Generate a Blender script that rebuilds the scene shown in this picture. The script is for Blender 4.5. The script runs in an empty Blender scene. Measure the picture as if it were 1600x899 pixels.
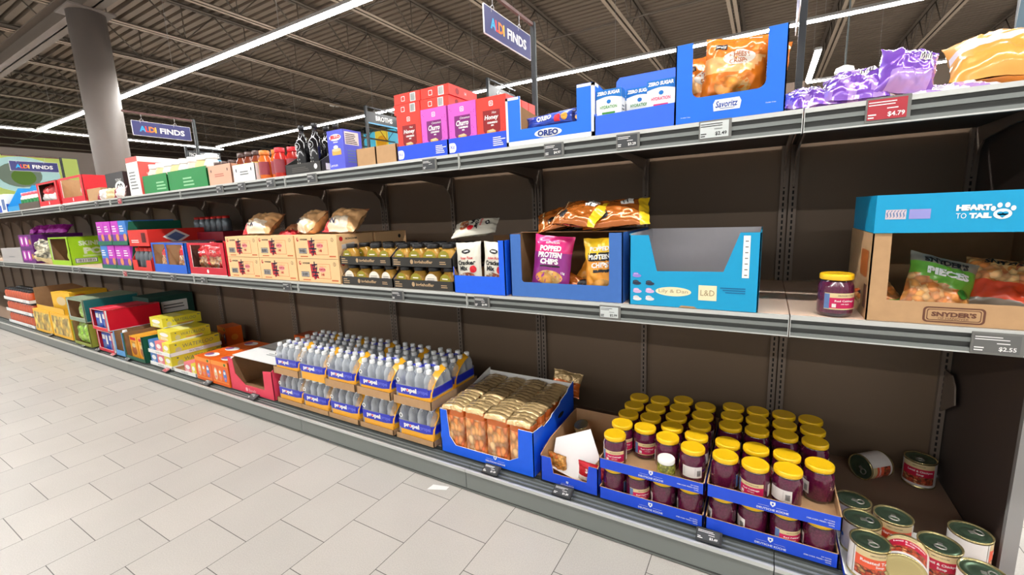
import bpy, bmesh, math, random
from mathutils import Vector, Matrix, noise, Euler

SC = bpy.context.scene
COL = SC.collection
PI = math.pi

# ---------------------------------------------------------------- camera, world, lights, exposure
cam_d = bpy.data.cameras.new('camera')
cam = bpy.data.objects.new('camera', cam_d); COL.objects.link(cam)
cam_d.sensor_width = 36.0
cam_d.lens = 36.0 * 679.9 / 1600.0
cam_d.clip_start = 0.02; cam_d.clip_end = 200
R_ = Vector((0.86559362, 0.49918662, -0.03950193)); U_ = Vector((-0.04943065, 0.16368045, 0.98527424)); F_ = Vector((-0.49830141, 0.85089449, -0.16635587))
M = Matrix(((R_.x, U_.x, -F_.x, -0.079), (R_.y, U_.y, -F_.y, -1.596), (R_.z, U_.z, -F_.z, 1.2918), (0, 0, 0, 1)))
cam.matrix_world = M
SC.camera = cam

wd = bpy.data.worlds.new('World'); SC.world = wd; wd.use_nodes = True
wd.node_tree.nodes['Background'].inputs[0].default_value = (0.98, 0.96, 0.93, 1)
wd.node_tree.nodes['Background'].inputs[1].default_value = 0.62
SC.view_settings.view_transform = 'Standard'
try: SC.view_settings.look = 'None'
except Exception: pass
SC.view_settings.gamma = 1.0
SC.view_settings.use_curve_mapping = False
SC.view_settings.exposure = 0.22
LAMP = 80.0          # strength of the LED diffusers
SC.cycles.transparent_max_bounces = 24
SC.cycles.max_bounces = 7
SC.cycles.caustics_reflective = False
SC.cycles.caustics_refractive = False

ZT, ZM, ZB = 1.562, 0.943, 0.125     # the tops of the three shelf levels
DEP = 0.756                          # back panel
W = 1.25                             # bay width

# ---------------------------------------------------------------- materials
_m = {}
def lin(c):
    return tuple(((x / 255.0) / 12.92 if x / 255.0 <= 0.04045 else ((x / 255.0 + 0.055) / 1.055) ** 2.4) for x in c)
def mat(name, rgb=(128, 128, 128), rough=0.5, metal=0.0, coat=0.0, noise_amt=0.0, nscale=40, emit=0.0, bump=0.0, spec=0.5):
    if name in _m: return _m[name]
    m = bpy.data.materials.new(name); m.use_nodes = True
    nt = m.node_tree; b = nt.nodes['Principled BSDF']
    c = (*lin(rgb), 1)
    b.inputs['Base Color'].default_value = c
    b.inputs['Roughness'].default_value = rough; b.inputs['Metallic'].default_value = metal
    b.inputs['Coat Weight'].default_value = coat
    b.inputs['Specular IOR Level'].default_value = spec
    if emit:
        b.inputs['Emission Color'].default_value = c; b.inputs['Emission Strength'].default_value = emit
    if noise_amt or bump:
        tc = nt.nodes.new('ShaderNodeTexCoord'); n = nt.nodes.new('ShaderNodeTexNoise')
        n.inputs['Scale'].default_value = nscale; n.inputs['Detail'].default_value = 5
        nt.links.new(tc.outputs['Object'], n.inputs['Vector'])
        if noise_amt:
            mx = nt.nodes.new('ShaderNodeMix'); mx.data_type = 'RGBA'
            mx.inputs[6].default_value = tuple(max(0, x * (1 - noise_amt)) for x in c[:3]) + (1,)
            mx.inputs[7].default_value = tuple(min(1, x * (1 + noise_amt)) for x in c[:3]) + (1,)
            nt.links.new(n.outputs['Fac'], mx.inputs[0]); nt.links.new(mx.outputs[2], b.inputs['Base Color'])
        if bump:
            bp = nt.nodes.new('ShaderNodeBump'); bp.inputs['Strength'].default_value = bump; bp.inputs['Distance'].default_value = 0.01
            nt.links.new(n.outputs['Fac'], bp.inputs['Height']); nt.links.new(bp.outputs['Normal'], b.inputs['Normal'])
    _m[name] = m
    return m
def cells(name, cols, scale=60, rough=0.35, coat=0.3, bump=0.4, stretch=(1, 1, 1), dark=.55):
    """a printed picture of loose food: rounded cells in several colours"""
    if name in _m: return _m[name]
    m = bpy.data.materials.new(name); m.use_nodes = True; nt = m.node_tree; b = nt.nodes['Principled BSDF']
    tc = nt.nodes.new('ShaderNodeTexCoord'); mp = nt.nodes.new('ShaderNodeMapping'); mp.inputs['Scale'].default_value = stretch
    v = nt.nodes.new('ShaderNodeTexVoronoi'); v.inputs['Scale'].default_value = scale
    v2 = nt.nodes.new('ShaderNodeTexVoronoi'); v2.feature = 'DISTANCE_TO_EDGE'; v2.inputs['Scale'].default_value = scale
    wn = nt.nodes.new('ShaderNodeTexNoise'); wn.inputs['Scale'].default_value = scale * .45; wn.inputs['Detail'].default_value = 2
    vm = nt.nodes.new('ShaderNodeVectorMath'); vm.operation = 'MULTIPLY_ADD'; vm.inputs[1].default_value = (1.3 / scale,) * 3
    nt.links.new(tc.outputs['Object'], wn.inputs['Vector']); nt.links.new(wn.outputs['Color'], vm.inputs[0]); nt.links.new(tc.outputs['Object'], vm.inputs[2])
    nt.links.new(vm.outputs[0], mp.inputs[0]); nt.links.new(mp.outputs[0], v.inputs['Vector']); nt.links.new(mp.outputs[0], v2.inputs['Vector'])
    sep = nt.nodes.new('ShaderNodeSeparateColor'); nt.links.new(v.outputs['Color'], sep.inputs[0])
    cr = nt.nodes.new('ShaderNodeValToRGB'); cr.color_ramp.interpolation = 'LINEAR'
    e = cr.color_ramp.elements
    while len(e) < len(cols): e.new(0.5)
    for i, c in enumerate(cols):
        e[i].position = i / max(1, len(cols) - 1); e[i].color = (*lin(c), 1)
    nt.links.new(sep.outputs[0], cr.inputs[0])
    mr = nt.nodes.new('ShaderNodeMapRange'); mr.inputs['From Min'].default_value = 0.25; mr.inputs['From Max'].default_value = 0.75; mr.inputs['To Min'].default_value = 1.12; mr.inputs['To Max'].default_value = dark  # roundness shading put into the colour: bright centres, dark rims
    nt.links.new(v.outputs['Distance'], mr.inputs[0])
    mx = nt.nodes.new('ShaderNodeMix'); mx.data_type = 'RGBA'; mx.blend_type = 'MULTIPLY'; mx.inputs[0].default_value = 1
    nt.links.new(cr.outputs[0], mx.inputs[6]); nt.links.new(mr.outputs[0], mx.inputs[7]); nt.links.new(mx.outputs[2], b.inputs['Base Color'])
    b.inputs['Roughness'].default_value = rough; b.inputs['Coat Weight'].default_value = coat
    if bump:
        bp = nt.nodes.new('ShaderNodeBump'); bp.inputs['Strength'].default_value = bump; bp.inputs['Distance'].default_value = 0.003
        nt.links.new(v2.outputs['Distance'], bp.inputs['Height']); nt.links.new(bp.outputs['Normal'], b.inputs['Normal'])
    _m[name] = m
    return m
def clear(name, tint=(235, 240, 245), t=0.72, rough=0.05):
    if name in _m: return _m[name]
    m = bpy.data.materials.new(name); m.use_nodes = True; nt = m.node_tree
    for n in list(nt.nodes):
        if n.type == 'BSDF_PRINCIPLED': nt.nodes.remove(n)
    out = [n for n in nt.nodes if n.type == 'OUTPUT_MATERIAL'][0]
    tr = nt.nodes.new('ShaderNodeBsdfTransparent'); tr.inputs[0].default_value = (*lin(tint), 1)
    pb = nt.nodes.new('ShaderNodeBsdfPrincipled'); pb.inputs['Base Color'].default_value = (*lin((225, 230, 235)), 1)
    pb.inputs['Roughness'].default_value = rough; pb.inputs['Specular IOR Level'].default_value = 0.9
    mx = nt.nodes.new('ShaderNodeMixShader')
    lw = nt.nodes.new('ShaderNodeLayerWeight'); lw.inputs[0].default_value = 0.35
    mr = nt.nodes.new('ShaderNodeMapRange'); mr.inputs['To Min'].default_value = 1 - t; mr.inputs['To Max'].default_value = 0.85
    nt.links.new(lw.outputs['Facing'], mr.inputs[0]); nt.links.new(mr.outputs[0], mx.inputs[0])
    nt.links.new(tr.outputs[0], mx.inputs[1]); nt.links.new(pb.outputs[0], mx.inputs[2]); nt.links.new(mx.outputs[0], out.inputs['Surface'])
    _m[name] = m
    return m

WHITE = mat('print_white', (245, 245, 242), 0.5)
BLACK = mat('print_black', (22, 22, 24), 0.45)
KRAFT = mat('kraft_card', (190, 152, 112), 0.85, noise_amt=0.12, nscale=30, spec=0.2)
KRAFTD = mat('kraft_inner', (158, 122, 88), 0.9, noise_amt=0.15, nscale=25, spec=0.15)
BLUE = mat('display_blue', (20, 98, 238), 0.5, noise_amt=0.04)
DBLUE = mat('deep_blue_card', (28, 78, 218), 0.5, noise_amt=0.05)
SBLUE = mat('slate_blue_card', (60, 110, 186), 0.6, noise_amt=0.06)
CYAN = mat('cyan_card', (0, 158, 208), 0.45, noise_amt=0.03)
RED = mat('print_red', (214, 24, 40), 0.45)
GREYT = mat('grey_plate', (92, 98, 98), 0.45, metal=0.3, noise_amt=0.06, nscale=8)
LIPW = mat('lip_light', (204, 206, 202), 0.4, metal=0.2)
LIPG = mat('lip_grey', (128, 133, 130), 0.45, metal=0.2)
LIPD = mat('lip_groove', (66, 68, 66), 0.55)
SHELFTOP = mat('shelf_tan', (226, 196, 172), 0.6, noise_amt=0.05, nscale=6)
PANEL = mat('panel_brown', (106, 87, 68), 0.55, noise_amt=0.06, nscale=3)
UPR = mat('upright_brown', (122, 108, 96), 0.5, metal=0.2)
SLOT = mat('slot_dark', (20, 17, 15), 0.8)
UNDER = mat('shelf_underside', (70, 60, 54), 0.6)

# ---------------------------------------------------------------- mesh builder
X, Y, Z = Vector((1, 0, 0)), Vector((0, 1, 0)), Vector((0, 0, 1))
class Fr:
    """a flat frame: origin, right and up; the outward normal is right x up"""
    def __init__(s, o, u, v): s.o = Vector(o); s.u = Vector(u); s.v = Vector(v); s.n = s.u.cross(s.v)
    def p(s, a, b, off=0.0): return s.o + s.u * a + s.v * b + s.n * off
def front(x, y, z): return Fr((x, y, z), X, Z)
def right(x, y, z): return Fr((x, y, z), Y, Z)
def left(x, y, z): return Fr((x, y, z), -Y, Z)
def top(x, y, z): return Fr((x, y, z), X, Y)
_txt = {}
def glyphs(s, bold=0.0):
    k = (s, bold)
    if k not in _txt:
        c = bpy.data.curves.new('lettering', 'FONT'); c.body = s; c.size = 1; c.resolution_u = 2; c.offset = bold
        o = bpy.data.objects.new('lettering', c)
        me = bpy.data.meshes.new_from_object(o)
        vs = [(v.co.x, v.co.y) for v in me.vertices]; fs = [tuple(p.vertices) for p in me.polygons]
        bpy.data.objects.remove(o); bpy.data.curves.remove(c); bpy.data.meshes.remove(me)
        if not vs: vs = [(0, 0)]
        x0 = min(v[0] for v in vs); x1 = max(v[0] for v in vs); y0 = min(v[1] for v in vs); y1 = max(v[1] for v in vs)
        _txt[k] = (vs, fs, x0, x1, y0, y1)
    return _txt[k]
def rrect(x0, y0, x1, y1, r, n=4):
    P = []
    for cx, cy, a in ((x1 - r, y0 + r, -PI / 2), (x1 - r, y1 - r, 0), (x0 + r, y1 - r, PI / 2), (x0 + r, y0 + r, PI)):
        for i in range(n + 1): P.append((cx + r * math.cos(a + PI / 2 * i / n), cy + r * math.sin(a + PI / 2 * i / n)))
    return P
class MB:
    def __init__(s): s.v = []; s.f = []; s.mi = []; s.sm = []; s.mats = []
    def m(s, m):
        if m not in s.mats: s.mats.append(m)
        return s.mats.index(m)
    def add(s, vs, fs, m, smooth=False):
        b = len(s.v); s.v += [tuple(v) for v in vs]; k = s.m(m) if not isinstance(m, list) else None
        for i, f in enumerate(fs):
            s.f.append(tuple(b + j for j in f)); s.mi.append(k if k is not None else s.m(m[i])); s.sm.append(smooth)
        return s
    def box(s, x0, y0, z0, x1, y1, z1, m, tf=None):
        vs = [(x0, y0, z0), (x1, y0, z0), (x1, y1, z0), (x0, y1, z0), (x0, y0, z1), (x1, y0, z1), (x1, y1, z1), (x0, y1, z1)]
        if tf: vs = [tf @ Vector(v) for v in vs]
        return s.add(vs, [(0, 3, 2, 1), (4, 5, 6, 7), (0, 1, 5, 4), (1, 2, 6, 5), (2, 3, 7, 6), (3, 0, 4, 7)], m)
    def poly(s, fr, pts, m, off=0.0006):
        return s.add([fr.p(a, b, off) for a, b in pts], [tuple(range(len(pts)))], m)
    def rect(s, fr, x0, y0, x1, y1, m, off=0.0006): return s.poly(fr, [(x0, y0), (x1, y0), (x1, y1), (x0, y1)], m, off)
    def ell(s, fr, cx, cy, rx, ry, m, off=0.0008, n=20): return s.poly(fr, [(cx + rx * math.cos(2 * PI * i / n), cy + ry * math.sin(2 * PI * i / n)) for i in range(n)], m, off)
    def text(s, fr, t, cx, cy, h, m, off=0.0012, w=None, bold=0.0, ital=0.0, align='c', fn=None):
        vs, fs, x0, x1, y0, y1 = glyphs(t, bold)
        k = h / max(1e-6, y1 - y0); kx = k if w is None else w / max(1e-6, x1 - x0)
        if w is None and False: pass
        dx = {'c': -(x0 + x1) / 2, 'l': -x0, 'r': -x1}[align]
        P = []
        for a, b in vs:
            bb = (b - (y0 + y1) / 2) * k; aa = (a + dx) * kx + bb * ital
            P.append(fn(cx + aa, cy + bb, off) if fn else fr.p(cx + aa, cy + bb, off))
        return s.add(P, fs, m)
    def lines(s, fr, x0, y0, x1, y1, n, m, off=0.0010, seed=0, fill=0.45):
        """small print too fine to read"""
        rnd = random.Random(seed); dh = (y1 - y0) / n
        for i in range(n):
            e = x0 + (x1 - x0) * rnd.uniform(.6, 1)
            s.rect(fr, x0, y0 + i * dh, e, y0 + i * dh + dh * fill, m, off)
    def bars(s, fr, x0, y0, x1, y1, m, off=0.0010, n=14, seed=3):
        rnd = random.Random(seed); p = x0; st = (x1 - x0) / n
        while p < x1 - st * .3:
            w_ = st * rnd.choice((.25, .4, .6)); s.rect(fr, p, y0, p + w_, y1, m, off); p += w_ + st * rnd.choice((.3, .45))
    def panel(s, fr, pts, t, mo, mi_, me):
        n = len(pts); A = [fr.p(a, b, 0) for a, b in pts]; B = [fr.p(a, b, -t) for a, b in pts]
        s.add(A, [tuple(range(n))], mo); s.add(B, [tuple(reversed(range(n)))], mi_)
        s.add(A + B, [(i, i + n, (i + 1) % n + n, (i + 1) % n) for i in range(n)], me)
        return s
    def lathe(s, cx, cy, prof, n=24, z0=0.0, cap=True, sx=1.0, sy=1.0):
        """prof: list of (r, z, material of the band above)"""
        rings = []
        b = len(s.v)
        for r, z, _ in prof:
            s.v += [(cx + sx * r * math.cos(2 * PI * i / n), cy + sy * r * math.sin(2 * PI * i / n), z0 + z) for i in range(n)]
        for k in range(len(prof) - 1):
            mi_ = s.m(prof[k][2])
            for i in range(n):
                j = (i + 1) % n
                s.f.append((b + k * n + i, b + k * n + j, b + (k + 1) * n + j, b + (k + 1) * n + i)); s.mi.append(mi_); s.sm.append(True)
        if cap:
            s.f.append(tuple(b + (len(prof) - 1) * n + i for i in range(n))); s.mi.append(s.m(prof[-1][2])); s.sm.append(False)
            s.f.append(tuple(b + n - 1 - i for i in range(n))); s.mi.append(s.m(prof[0][2])); s.sm.append(False)
        return s
    def tube(s, pts, r, m, n=8, smooth=True):
        pts = [Vector(p) for p in pts]; b = len(s.v)
        for k, p in enumerate(pts):
            d = (pts[min(k + 1, len(pts) - 1)] - pts[max(k - 1, 0)]).normalized()
            a = d.orthogonal().normalized() if k == 0 else (a_ - d * a_.dot(d)).normalized()
            a_ = a; c = d.cross(a)
            s.v += [tuple(p + (a * math.cos(2 * PI * i / n) + c * math.sin(2 * PI * i / n)) * r) for i in range(n)]
        k_ = s.m(m)
        for k in range(len(pts) - 1):
            for i in range(n):
                j = (i + 1) % n; s.f.append((b + k * n + i, b + k * n + j, b + (k + 1) * n + j, b + (k + 1) * n + i)); s.mi.append(k_); s.sm.append(smooth)
        s.f.append(tuple(b + n - 1 - i for i in range(n))); s.mi.append(k_); s.sm.append(False)
        s.f.append(tuple(b + (len(pts) - 1) * n + i for i in range(n))); s.mi.append(k_); s.sm.append(False)
        return s
    def build(s, name, parent=None, loc=None, rot=None, kind=None):
        me = bpy.data.meshes.new(name); me.from_pydata(s.v, [], s.f)
        for m_ in s.mats: me.materials.append(m_)
        me.polygons.foreach_set('material_index', s.mi); me.polygons.foreach_set('use_smooth', s.sm); me.update()
        o = bpy.data.objects.new(name, me); COL.objects.link(o)
        if parent: o.parent = parent
        if loc: o.location = loc
        if rot: o.rotation_euler = rot
        if kind: o['kind'] = kind
        return o
def tag(o, label, cat, group=None, kind=None):
    o['label'] = label; o['category'] = cat
    if group: o['group'] = group
    if kind: o['kind'] = kind
    return o
def thing(name, label, cat, loc=(0, 0, 0), rz=0.0, group=None, rot=None):
    o = bpy.data.objects.new(name, None); COL.objects.link(o); o.empty_display_size = 0.05
    o.location = loc; o.rotation_euler = rot if rot else (0, 0, rz)
    return tag(o, label, cat, group)
def lie(yaw, tilt, roll):
    """pose of a bag: turned in its own plane by roll, laid back by tilt, then swung by yaw"""
    return (Matrix.Rotation(yaw, 3, 'Z') @ Matrix.Rotation(-tilt, 3, 'X') @ Matrix.Rotation(roll, 3, 'Y')).to_euler()
def kids(o): return [c for c in COL.objects if c.parent == o]
_kids = {}
def dup(root, loc, rz=0.0, label=None, group=None, rot=None):
    if root.name not in _kids:
        _kids[root.name] = [(c, [g for g in kids(c)]) for c in kids(root)]
    r = root.copy(); COL.objects.link(r); r.location = loc; r.rotation_euler = rot if rot else (0, 0, rz)
    if label: r['label'] = label
    if group: r['group'] = group
    for c, gs in _kids[root.name]:
        cc = c.copy(); COL.objects.link(cc); cc.parent = r
        for g in gs:
            gg = g.copy(); COL.objects.link(gg); gg.parent = cc
    return r

# ---------------------------------------------------------------- floor
def floor_mat():
    m = bpy.data.materials.new('floor_tile'); m.use_nodes = True; nt = m.node_tree; b = nt.nodes['Principled BSDF']; L = nt.links.new
    tc = nt.nodes.new('ShaderNodeTexCoord'); mp = nt.nodes.new('ShaderNodeMapping'); mp.vector_type = 'POINT'
    # rows of the brick pattern run along world y, so turn x and y over
    mp.inputs['Rotation'].default_value = (0, 0, PI / 2)
    mp.inputs['Location'].default_value = (0.2985 * 50 - 0.339, 0.2965 * 100 + 0.985, 0)
    L(tc.outputs['Object'], mp.inputs[0])
    br = nt.nodes.new('ShaderNodeTexBrick'); br.offset = 0.5; br.offset_frequency = 2; br.squash = 1
    br.inputs['Scale'].default_value = 1.0; br.inputs['Brick Width'].default_value = 0.2985; br.inputs['Row Height'].default_value = 0.2965
    br.inputs['Mortar Size'].default_value = 0.0016; br.inputs['Mortar Smooth'].default_value = 0.1; br.inputs['Bias'].default_value = 0.0
    br.inputs['Color1'].default_value = (*lin((188, 183, 176)), 1); br.inputs['Color2'].default_value = (*lin((196, 190, 182)), 1)
    br.inputs['Mortar'].default_value = (*lin((92, 86, 82)), 1)
    L(mp.outputs[0], br.inputs[0])
    n = nt.nodes.new('ShaderNodeTexNoise'); n.inputs['Scale'].default_value = 230; n.inputs['Detail'].default_value = 3; L(tc.outputs['Object'], n.inputs[0])
    cr = nt.nodes.new('ShaderNodeMapRange'); cr.inputs['From Min'].default_value = .3; cr.inputs['From Max'].default_value = .7; cr.inputs['To Min'].default_value = .88; cr.inputs['To Max'].default_value = 1.06
    L(n.outputs['Fac'], cr.inputs[0])
    mx = nt.nodes.new('ShaderNodeMix'); mx.data_type = 'RGBA'; mx.blend_type = 'MULTIPLY'; mx.inputs[0].default_value = 1
    L(br.outputs[0], mx.inputs[6]); L(cr.outputs[0], mx.inputs[7])
    n2 = nt.nodes.new('ShaderNodeTexNoise'); n2.inputs['Scale'].default_value = 2.2; n2.inputs['Detail'].default_value = 6; L(tc.outputs['Object'], n2.inputs[0])
    c2 = nt.nodes.new('ShaderNodeMapRange'); c2.inputs['From Min'].default_value = .35; c2.inputs['From Max'].default_value = .65; c2.inputs['To Min'].default_value = .96; c2.inputs['To Max'].default_value = 1.03
    L(n2.outputs['Fac'], c2.inputs[0])
    m2 = nt.nodes.new('ShaderNodeMix'); m2.data_type = 'RGBA'; m2.blend_type = 'MULTIPLY'; m2.inputs[0].default_value = 1
    L(mx.outputs[2], m2.inputs[6]); L(c2.outputs[0], m2.inputs[7]); L(m2.outputs[2], b.inputs['Base Color'])
    b.inputs['Roughness'].default_value = 0.42
    bp = nt.nodes.new('ShaderNodeBump'); bp.inputs['Strength'].default_value = .25; bp.inputs['Distance'].default_value = .002; bp.invert = True
    L(br.outputs['Fac'], bp.inputs['Height']); L(bp.outputs[0], b.inputs['Normal'])
    return m
fb = MB(); fb.box(-24, -9, -0.1, 9, 16, 0, floor_mat()); fb.build('floor', kind='structure')

# ---------------------------------------------------------------- ceiling deck, girder, joists
DECK = mat('steel_deck', (126, 112, 98), 0.6, noise_amt=0.08, nscale=2)
JOIST = mat('joist_paint', (100, 90, 80), 0.55, noise_amt=0.08, nscale=5); CHORD = mat('joist_chord_lit', (176, 160, 142), 0.5, noise_amt=0.06, nscale=5)  # CHORD: the bottom chord's brighter underside, put into its colour
CZ = 5.05
cb = MB(); y = -9.0; pts = []
while y < 15.9:
    pts += [(y, CZ), (y + .095, CZ), (y + .100, CZ + .085), (y + .155, CZ + .085)]; y += .16
vs = []; fs = []
for i, (yy, zz) in enumerate(pts): vs += [(-24, yy, zz), (9, yy, zz)]
for i in range(len(pts) - 1): fs.append((2 * i, 2 * i + 2, 2 * i + 3, 2 * i + 1))
cb.add(vs, fs, DECK); cb.box(-24, -9, CZ + .09, 9, 16, CZ + .19, DECK); cb.build('ceiling', kind='structure')
JL = 'brown painted open web steel roof joist spanning under the corrugated deck'
j0 = None
def make_joist(x):
    t = thing('roof_joist', JL, 'joist', (x, 0, 4.42), 0, 'roof joists under the metal deck')
    y0, y1 = -8.8, 15.9
    for nm, z in (('bottom_chord', 0.0), ('top_chord', .56)):
        b = MB()
        b.box(-.07, y0, z, -.014, y1, z + .006, CHORD if z < .1 else JOIST); b.box(.014, y0, z, .07, y1, z + .006, CHORD if z < .1 else JOIST)
        b.box(-.018, y0, z, -.012, y1, z + .042, JOIST); b.box(.012, y0, z, .018, y1, z + .042, JOIST)
        b.build(nm, t)
    b = MB(); y = y0; up = True
    while y < y1 - .55:
        b.tube([(0, y, .02 if up else .56), (0, y + .52, .56 if up else .02)], .011, JOIST, 6); y += .52; up = not up
        if up: b.tube([(0, y, .02), (0, y, .56)], .008, JOIST, 5)
    b.build('web', t)
    return t
xs = [-.72 + 1.62 * k for k in range(-14, 5)]
for x in xs:
    j0 = make_joist(x) if j0 is None else (dup(j0, (x, 0, 4.42)), j0)[1]
def slim(name, label, cat, a, b_, r, m, group=None):
    b = MB(); b.tube([a, b_], r, m, 6); return tag(b.build(name), label, cat, group)
for k, yy in enumerate((3.6, 6.4, -2.2)):
    slim('bridging_rod', ['thin bridging rod crossing the joists above the first light line', 'thin bridging rod crossing the joists near the back wall', 'thin bridging rod crossing the joists over the open floor'][k], 'rod', (-23.9, yy, 4.47), (8.9, yy, 4.47), .014, JOIST)
g = MB()
for z in (4.14, 4.37): g.box(-14.9, 1.02, z, -1.0 - 2.2 * 0, 1.22, z + .02, JOIST)
g.box(-14.9, 1.11, 4.14, -1.0, 1.13, 4.39, JOIST)
# the girder stops over the column line seen at the left
g = MB(); GX0, GX1 = -23.9, -6.6
g.box(GX0, .96, 4.12, GX1, 1.16, 4.14, JOIST); g.box(GX0, .96, 4.38, GX1, 1.16, 4.40, JOIST); g.box(GX0, 1.05, 4.12, GX1, 1.07, 4.40, JOIST)
tag(g.build('steel_girder'), 'brown steel girder running into the top of the round column', 'girder')
COLM = mat('column_grey', (112, 104, 98), 0.6, noise_amt=0.05, nscale=12)
c = thing('round_column', 'thick grey round column rising behind the shelves into the roof', 'column', (-7.95, 1.06, 0))
b = MB(); b.lathe(0, 0, [(.2, 0, COLM), (.2, 4.10, COLM)], 32); b.build('shaft', c)
b = MB(); b.box(-.24, -.24, 4.10, .24, .24, 4.118, COLM); b.build('cap_plate', c)

# ---------------------------------------------------------------- walls
WB = mat('wall_brown', (92, 76, 68), 0.8, noise_amt=0.05, nscale=3)
WW = mat('wall_cream', (250, 236, 228), 0.8)
WT = mat('wall_beige', (186, 168, 150), 0.8)
w_ = MB(); w_.box(-24.1, -9, 4.42, -24, 12.6, 5.2, WB); w_.box(-24.1, -9, 0, -24, 12.6, 4.42, WW); w_.build('wall_left', kind='structure')
w_ = MB(); w_.box(-10, 16, 0, 9, 16.1, 5.2, WT); w_.box(-24, 12.5, 0, -10, 12.6, 5.2, WT); w_.box(-10.1, 12.6, 0, -10, 16, 5.2, WT); w_.build('wall_back', kind='structure')
sf = MB(); sf.box(-24, -9, 4.40, -23.9, 12.5, 4.46, WB); sf.build('trim_1', kind='structure')
# food picture on the left wall: green fruit halves and pale slices
GRN = mat('poster_green', (206, 222, 120), 0.5, emit=.5); AQ = mat('poster_aqua', (196, 236, 232), 0.5, emit=.5); DG = mat('poster_shadow', (150, 168, 150), 0.5, emit=.3); YL = mat('poster_yellow', (240, 226, 140), 0.5, emit=.5); LEAF = mat('poster_leaf', (120, 160, 70), 0.5, emit=.3)  # emission added so the print glows brightly; no backlight is known
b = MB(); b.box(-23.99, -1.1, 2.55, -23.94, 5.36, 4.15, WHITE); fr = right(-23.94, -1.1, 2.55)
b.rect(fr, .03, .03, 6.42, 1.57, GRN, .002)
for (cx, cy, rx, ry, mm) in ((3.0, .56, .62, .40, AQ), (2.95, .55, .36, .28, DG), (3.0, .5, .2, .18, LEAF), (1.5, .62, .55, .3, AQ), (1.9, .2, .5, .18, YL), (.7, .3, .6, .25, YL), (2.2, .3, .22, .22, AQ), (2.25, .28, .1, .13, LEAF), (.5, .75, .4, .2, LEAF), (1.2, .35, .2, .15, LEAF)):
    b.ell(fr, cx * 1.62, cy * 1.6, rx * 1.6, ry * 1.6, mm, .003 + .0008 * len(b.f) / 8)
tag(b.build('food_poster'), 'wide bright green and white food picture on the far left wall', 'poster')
WD = mat('wood_cladding', (150, 92, 62), 0.6, noise_amt=0.5, nscale=6)
b = MB()
for i in range(12): b.box(-23.99, 6.3, 2.2 + i * .18, -23.93 + .012 * (i % 2), 10.56, 2.372 + i * .18, WD)
tag(b.build('wood_cladding_panel'), 'horizontal reddish brown wood boards cladding the far left wall', 'wall panel')
b = MB(); fr = right(-23.90, 7.3, 3.85); b.text(fr, 'VINA', .1, -.0, .42, WHITE, .01, align='l', bold=.02)
tag(b.build('wall_lettering'), 'big white capital letters on the far wood cladding', 'lettering')
b = MB(); b.box(-23.90, 7.6, 3.05, -23.85, 8.72, 3.42, mat('green_sign', (120, 150, 40), .5)); b.box(-23.90, 7.5, 3.42, -23.85, 8.8, 3.47, WHITE)
tag(b.build('wall_sign'), 'small green sign with white top edge under the far wall letters', 'sign')
# bright product picture on the back wall
CY = mat('poster_cyan', (90, 196, 226), 0.5, emit=.5); YE = mat('poster_gold', (244, 208, 70), 0.5, emit=.5)  # this print is given a glow too, though it is no lamp
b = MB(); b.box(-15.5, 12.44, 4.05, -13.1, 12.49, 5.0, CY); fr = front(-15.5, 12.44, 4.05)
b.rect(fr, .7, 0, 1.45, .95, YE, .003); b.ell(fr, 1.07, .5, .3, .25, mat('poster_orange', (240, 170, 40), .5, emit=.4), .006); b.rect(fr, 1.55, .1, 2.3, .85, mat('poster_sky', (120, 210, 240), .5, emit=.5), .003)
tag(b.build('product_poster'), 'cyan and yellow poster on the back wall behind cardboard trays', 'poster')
b = MB(); b.box(-23.4, 12.44, 4.35, -22.2, 12.49, 4.75, CY); tag(b.build('product_poster'), 'small pale cyan poster on the back wall above orange jars', 'poster')
# black rail with hooks on the back wall
b = MB(); b.tube([(-23.8, 11.6, 4.95), (-10.3, 11.6, 4.95)], .035, BLACK, 6)
for i in range(8): b.box(-23 + i * 1.7, 11.57, 4.78, -22.93 + i * 1.7, 11.63, 5.05, BLACK)
tag(b.build('sign_rail'), 'thin black rail with stubby hangers in front of the back wall', 'rail')

# ---------------------------------------------------------------- LED light lines
LED = bpy.data.materials.new('led_diffuser'); LED.use_nodes = True
_e = LED.node_tree.nodes['Principled BSDF']; _e.inputs['Emission Color'].default_value = (1, .985, .96, 1); _e.inputs['Emission Strength'].default_value = LAMP
HOUS = mat('lamp_housing', (150, 148, 146), 0.5)
def light_line(label, a, b_, z=3.4, wd_=.075, every=1.5):
    a = Vector((a[0], a[1], z)); b2 = Vector((b_[0], b_[1], z)); d = (b2 - a).normalized(); s_ = Vector((-d.y, d.x, 0)) * (wd_ / 2)
    L = (b2 - a).length
    t = thing('light_line', label, 'light', a)
    tf = Matrix.Rotation(math.atan2(d.y, d.x), 4, 'Z')
    m1 = MB(); m1.box(0, -wd_ / 2 - .006, .012, L, wd_ / 2 + .006, .045, HOUS, tf); m1.build('housing', t)
    m2 = MB(); m2.box(0.01, -wd_ / 2, 0, L - .01, wd_ / 2, .011, LED, tf); m2.build('diffuser', t)
    k = 1.0
    while k < L:
        m3 = MB(); p = tf @ Vector((k, 0, .045)); q = p + Vector((0, 0, CZ - z - .05)); m3.tube([p, q], .003, HOUS, 4); m3.build('hanger', t); k += 2.5
    return t
light_line('long white LED light line crossing the upper left of the ceiling', (-13.45, 1.75), (6, 1.75))
light_line('long LED light line over the next aisle, passing behind the blue cartons', (-13.1, 5.1), (6, 5.1))
light_line('LED light line along the far left wall meeting two others', (-13.4, -6), (-13.4, 5.4))
light_line('LED light line near the back wall at the upper right', (.42, 8.3), (7, 8.3))
light_line('short LED light running towards the back wall above purple bags', (.44, 6.35), (.44, 8.2))
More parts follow.
